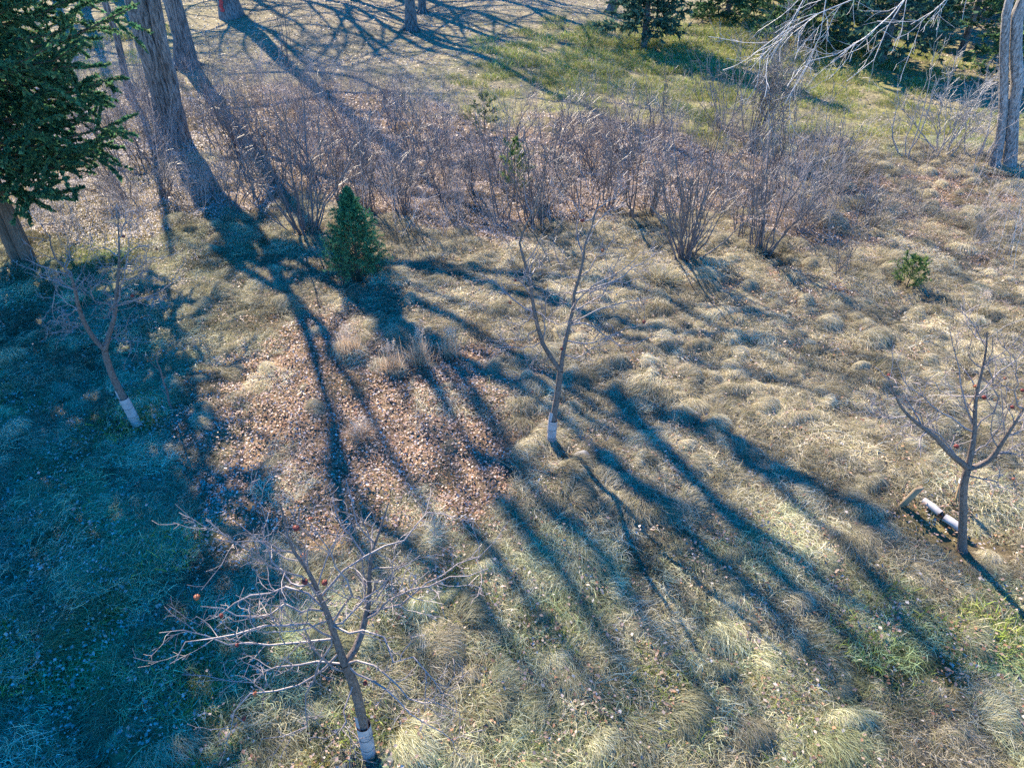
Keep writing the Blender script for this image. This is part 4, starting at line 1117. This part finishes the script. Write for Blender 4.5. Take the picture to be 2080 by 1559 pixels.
def fill_shrubs():
    rng = np.random.default_rng(99)
    ordin = ['first', 'second', 'third', 'fourth', 'fifth', 'sixth', 'seventh', 'eighth', 'ninth', 'tenth', 'eleventh', 'twelfth', 'thirteenth', 'fourteenth', 'fifteenth', 'sixteenth', 'seventeenth']
    rows = [('front', [(255, 400), (330, 385), (420, 395), (470, 420), (545, 420), (690, 400), (960, 405), (1130, 430), (1235, 425), (1340, 455), (1450, 430), (1600, 470), (1760, 470)]),
            ('middle', [(215, 340), (280, 335), (345, 330), (430, 320), (500, 345), (560, 350), (660, 345), (740, 340), (830, 350), (900, 340), (1000, 350), (1110, 350), (1190, 345), (1270, 350), (1350, 360), (1430, 350), (1590, 380)]),
            ('back', [(300, 260), (420, 250), (490, 270), (560, 280), (640, 285), (720, 275), (800, 285), (880, 290), (1060, 300), (1130, 285), (1210, 290), (1290, 285), (1360, 300), (1430, 300), (1610, 320), (1700, 330)])]
    k = 0
    for row, spots in rows:
        for j, (px, py) in enumerate(spots):
            px += rng.uniform(-28, 28); py += rng.uniform(-20, 20)
            h = rng.uniform(1.0, 3.2) * (1.1 if row != 'front' else 0.9)
            if row == 'back' and px > 1000: h *= 0.9
            n = int(rng.integers(4, 16)); sp = rng.uniform(0.35, 1.3)
            look = ('tall' if h > 2.5 else 'middling' if h > 2.0 else 'low') + ' ' + ('bushy' if n > 12 else 'many-stemmed' if n > 8 else 'sparse')
            lab = '%s bare shrub, %s from the cedar in the %s thicket row' % (look, ordin[j], row)
            shrub('bare_shrub', lab, P(px, py), h, sp, n, 300 + k, r0=rng.uniform(0.014, 0.021), twigs=5, fine=2, lean=tuple(rng.normal(0, 0.5, 2)), vase=rng.uniform(0.3, 1.0))
            k += 1
fill_shrubs()

# ------------------------------------------------------------------ tall dry grass clumps
def tall_tuft(label, px, py, h, w, n, seed, col):
    rng = np.random.default_rng(seed)
    base = P(px, py)
    def f(m):
        a = rng.uniform(0, 6.28, m); out = rng.uniform(0.05, 1, m) * w; hh = h * rng.uniform(0.5, 1.05, m) * (1 - 0.35 * out / w)
        b = np.stack([rng.normal(0, 0.10, m), rng.normal(0, 0.08, m), np.zeros(m) - 0.02], 1)
        s = np.array([0, 0.35, 0.7, 1.0]); pts = b[:, None, :] + np.zeros((m, 4, 3))
        for j in range(4):
            pts[:, j, 0] += np.cos(a) * out * s[j] ** 1.6; pts[:, j, 1] += np.sin(a) * out * s[j] ** 1.6; pts[:, j, 2] += hh * s[j] * (1 - 0.15 * s[j] * out / w)
        return pts
    v, q, c = blades(rng, n, f, 0.007, np.array(col))
    root = obj('grass_clump', mesh_np('grass_clump', v, q, M['tuft'], cols=c), None, base)
    tag(root, label, 'grass', 'upright dry grass clumps')
    # feathery seed heads on the tallest stalks
    m = 26
    a = rng.uniform(0, 6.28, m); o = rng.uniform(0, 0.5, m) * w
    st = np.stack([np.cos(a) * o, np.sin(a) * o, h * rng.uniform(0.75, 1.0, m)], 1)
    nn = 10
    p = st[:, None, :] + np.stack([rng.normal(0, 0.012, (m, nn)), rng.normal(0, 0.012, (m, nn)), np.linspace(-0.02, 0.10, nn)[None] * np.ones((m, 1))], -1)
    d = norm(rng.normal(0, 0.6, p.shape) + np.array([0, 0, 0.6])); sd = norm(np.cross(d, rng.normal(size=p.shape)))
    V = np.stack([p - sd * 0.006, p + sd * 0.006, p + d * 0.035], 2).reshape(-1, 3)
    hd = obj('seed_heads', mesh_np('seed_heads', V, np.arange(len(V)).reshape(-1, 3), M['tuft'], smooth=False, cols=np.tile([[0.55, 0.45, 0.36]], (len(V), 1))), root); hd['kind'] = 'stuff'
PINK = [[0.46, 0.33, 0.22], [0.52, 0.40, 0.29], [0.40, 0.27, 0.17], [0.55, 0.46, 0.35]]
for i, (px, py, h, w, n, lab) in enumerate([
        (712, 722, 0.62, 0.42, 420, 'pinkish-brown upright dry grass clump below the young spruce'),
        (852, 742, 0.75, 0.36, 340, 'tallest feathery dry grass clump beside the leafy patch'),
        (795, 752, 0.55, 0.34, 240, 'short ragged dry grass clump between two larger feathery ones'),
        (915, 725, 0.60, 0.28, 180, 'thin dry grass clump right of the tallest feathery one'),
        (735, 884, 0.26, 0.40, 260, 'low flopped straw clump in the middle of the brown leaves'),
        (1340, 575, 0.55, 0.75, 620, 'large rounded straw mound at the foot of the nearest vase shrub'),
        (1985, 640, 0.5, 0.40, 260, 'tawny upright grass clump above the spreading apple tree')]):
    tall_tuft(lab, px, py, h, w, n, 500 + i, PINK if i < 5 else STRAW.tolist())

# ------------------------------------------------------------------ small things
def box_mesh(name, sx, sy, sz, mat, bev=0.006, skew=0.0):
    """upright board with chamfered edges, foot at the origin"""
    v = []; 
    for z, k in ((0, 1), (sz - bev, 1), (sz, 1 - 2 * bev / min(sx, sy))):
        for x, y in ((-1, -1 + .3), (-1 + .1, -1), (1 - .1, -1), (1, -1 + .3), (1, 1 - .3), (1 - .1, 1), (-1 + .1, 1), (-1, 1 - .3)):
            v.append((x * sx / 2 * k + skew * z, y * sy / 2 * k, z))
    f = []
    for l in range(2):
        for i in range(8): f.append((l * 8 + i, l * 8 + (i + 1) % 8, (l + 1) * 8 + (i + 1) % 8, (l + 1) * 8 + i))
    f += [(16, 17, 18, 19), (16, 19, 20, 23), (20, 21, 22, 23)]
    return mesh_np(name, v, f, mat, smooth=False)

b = P(1828, 1028)
o = obj('wooden_stake', box_mesh('wooden_stake', 0.13, 0.04, 0.46, M['wood'], skew=0.25), None, b - np.array([0, 0, 0.04]))
o.rotation_euler = (math.radians(8), 0, math.radians(12))
tag(o, 'short leaning brown board stake near the lying white tubes', 'stake')
b = P(1942, 1022)
o = obj('wooden_stake', box_mesh('wooden_stake', 0.045, 0.035, 0.52, M['wood'], skew=-0.20), None, b - np.array([0, 0, 0.04]))
tag(o, 'thin weathered stake with a white tip behind the spreading apple trunk', 'stake')
tp = obj('painted_tip', box_mesh('painted_tip', 0.05, 0.04, 0.07, M['white_paint'], bev=0.004, skew=-0.20), o, (-0.20 * 0.46, 0, 0.46))

def lying_tube(label, p0, p1, r, seed, flare):
    rng = np.random.default_rng(seed)
    a, c = P(*p0), P(*p1); a[2] += r * 1.2 + 0.05; c[2] += r * 1.2 + 0.05
    pts = resample(np.array([a, (a + c) / 2 + [0, 0, 0.01], c]), 12) - a
    T = Tubes(); T.add(pts, r * np.linspace(1, flare, 12), 14, 0.03, rng)
    T.add(pts[::-1] * 1.0, (r - 0.006) * np.linspace(flare, 1, 12), 14)
    o = obj('tree_guard_tube', T.mesh('tree_guard_tube', M['tube']), None, a)
    tag(o, label, 'tube', 'white guard tubes lying on the grass')
    return o
t1 = lying_tube('shorter white plastic tube lying in the grass beside the board stake', (1871, 1026), (1905, 1053), 0.047, 1, 1.1)
t2 = lying_tube('longer white plastic tube lying against the spreading apple trunk', (1912, 1061), (1954, 1092), 0.054, 2, 1.12)
# split edge on the longer tube
def seam(o, p0, p1, r):
    a, c = P(*p0), P(*p1); d = (c - a)
    T = Tubes(); T.add(np.array([d * 0.25 + [0, -r * 0.55, r * 0.8], d * 0.6 + [0, -r * 0.58, r * 0.85], d * 0.98 + [0, -r * 0.6, r * 0.9]]), np.array([0.006, 0.007, 0.006]), 5)
    obj('overlap_seam', T.mesh('overlap_seam', M['tube']), o)
seam(t2, (1917, 1066), (1954, 1094), 0.052)

def curled_leaf(label, px, py, L, seed):
    rng = np.random.default_rng(seed); b = P(px, py, 0.08); n, m = 9, 6; vs = []
    for i in range(n):
        t = i / (n - 1); w = L * 0.42 * math.sin(math.pi * min(1, t * 0.94 + 0.05)) * (1 + 0.22 * math.sin(9 * t))
        for j in range(m):
            u = j / (m - 1) * 2 - 1
            vs.append((L * (t - 0.5), w * u, 0.35 * L * u * u * (0.6 + 0.4 * t) + 0.12 * L * math.sin(3 * t) + rng.normal(0, 0.002)))
    f = [(i * m + j, i * m + j + 1, (i + 1) * m + j + 1, (i + 1) * m + j) for i in range(n - 1) for j in range(m - 1)]
    o = obj('curled_leaf', mesh_np('curled_leaf', vs, f, M['rusty']), None, b); o.rotation_euler = (0.2, 0.1, seed); tag(o, label, 'leaf')
curled_leaf('rust-brown curled leaf between the two lying white tubes', 1907, 1060, 0.15, 2)

def stone(label, px, py, r, seed):
    rng = np.random.default_rng(seed)
    import bmesh
    bm = bmesh.new(); bmesh.ops.create_icosphere(bm, subdivisions=3, radius=1.0)
    ph = rng.uniform(0, 6.28, 6)
    for v in bm.verts:
        c = v.co
        k = 1 + 0.13 * math.sin(3 * c.x + ph[0]) + 0.10 * math.sin(4 * c.y + ph[1] + c.z * 2) + 0.06 * math.sin(9 * c.x + 7 * c.y + ph[2])
        v.co = (c.x * r[0] * k, c.y * r[1] * k, c.z * r[2] * k)
    me = bpy.data.meshes.new('stone'); bm.to_mesh(me); bm.free(); me.materials.append(M['stone'])
    for p in me.polygons: p.use_smooth = True
    o = obj('stone', me, None, P(px, py, r[2] * 0.35)); tag(o, label, 'stone')
stone('pale mottled stone in the grass just right of the middle apple tree foot', 1180, 932, (0.15, 0.12, 0.09), 4)

def sheet(label, px, py, sx, sy, seed):
    rng = np.random.default_rng(seed)
    b = P(px, py); n = 14
    u = np.linspace(-1, 1, n); X, Y = np.meshgrid(u, u)
    a = np.arctan2(Y, X); k = 1 + 0.15 * np.sin(3 * a + seed) + 0.1 * np.sin(5 * a)
    x, y = X * sx * k, Y * sy * k
    z = height(b[0] + x, b[1] + y) - b[2] + 0.035 + 0.018 * np.sin(9 * X + 3 * Y) * np.cos(7 * Y) + rng.normal(0, 0.004, X.shape)
    idx = np.arange(n * n).reshape(n, n)
    q = np.stack([idx[:-1, :-1], idx[:-1, 1:], idx[1:, 1:], idx[1:, :-1]], -1).reshape(-1, 4)
    o = obj('ground_sheet', mesh_np('ground_sheet', np.stack([x, y, z], -1), q, M['sheet']), None, b); tag(o, label, 'ground sheet')
sheet('dark crumpled ground sheet round the foot of the bottom apple tree', 735, 1556, 0.34, 0.20, 3)
sheet('small dark scrap of sheet at the foot of the middle apple tree', 1104, 908, 0.10, 0.07, 5)

def stick(name, label, pl, r, seed, twigs=4, lift=0.03, cat='branch', mat='shrub_bark', pts3=None, group=None):
    rng = np.random.default_rng(seed)
    w = np.array([P(x, y, lift) for x, y in pl]) if pts3 is None else np.array(pts3)
    o0 = w[0].copy(); w = resample(w, 9) - o0
    w[1:-1] += rng.normal(0, 0.012, (7, 3))
    T = Tubes(); rr = np.linspace(r, r * 0.4, 9); T.add(w, rr, 6)
    if twigs:
        p1, r1 = spawn(rng, w[None], rr[None], twigs, t=(0.3, 0.95), ang=(0.4, 0.9), length=(0.15, 0.5), rs=0.6, tip=0.003, k=4, wob=0.15, flat=0.8); T.add(p1, r1, 4)
    o = obj(name, T.mesh(name, M[mat]), None, o0); tag(o, label, cat, group)
fg = 'fallen branches on the ground'
stick('fallen_branch', 'long thin fallen branch lying across leaves left of the slim sapling', [(1770, 298), (1830, 318), (1870, 328), (1920, 332)], 0.03, 1, group=fg)
stick('fallen_branch', 'pale fallen branch lying on dry grass at the far right', [(1925, 490), (1965, 498), (2010, 492), (2055, 478)], 0.022, 2, mat='pale_twig', group=fg)
stick('fallen_branch', 'dark fallen stick lying among leaves right of the cedar trunk', [(85, 458), (100, 456), (116, 455)], 0.035, 3, twigs=0, group=fg)
stick('fallen_branch', 'bleached broken twigs in the dark shade left of the tall vase shrub', [(520, 425), (535, 408), (560, 398)], 0.014, 4, mat='pale_twig', lift=0.15, group=fg)
stick('fallen_branch', 'forked pale twig propped in the shade beside the bleached ones', [(540, 440), (546, 428), (553, 420)], 0.012, 5, mat='pale_twig', lift=0.12, group=fg)
stick('fallen_branch', 'grey fallen branch at the thicket edge under the reddish-footed clump', [(1480, 430), (1500, 470), (1530, 515)], 0.018, 6, group=fg)
bs = P(350, 838)
stick('dark_whip', 'thin dark leafless whip leaning beside the leaning apple tree', None, 0.02, 7, twigs=3, cat='sapling', pts3=[bs - [0, 0, 0.05], Q(340, 800, bs[1]), Q(328, 760, bs[1]), Q(318, 715, bs[1])])
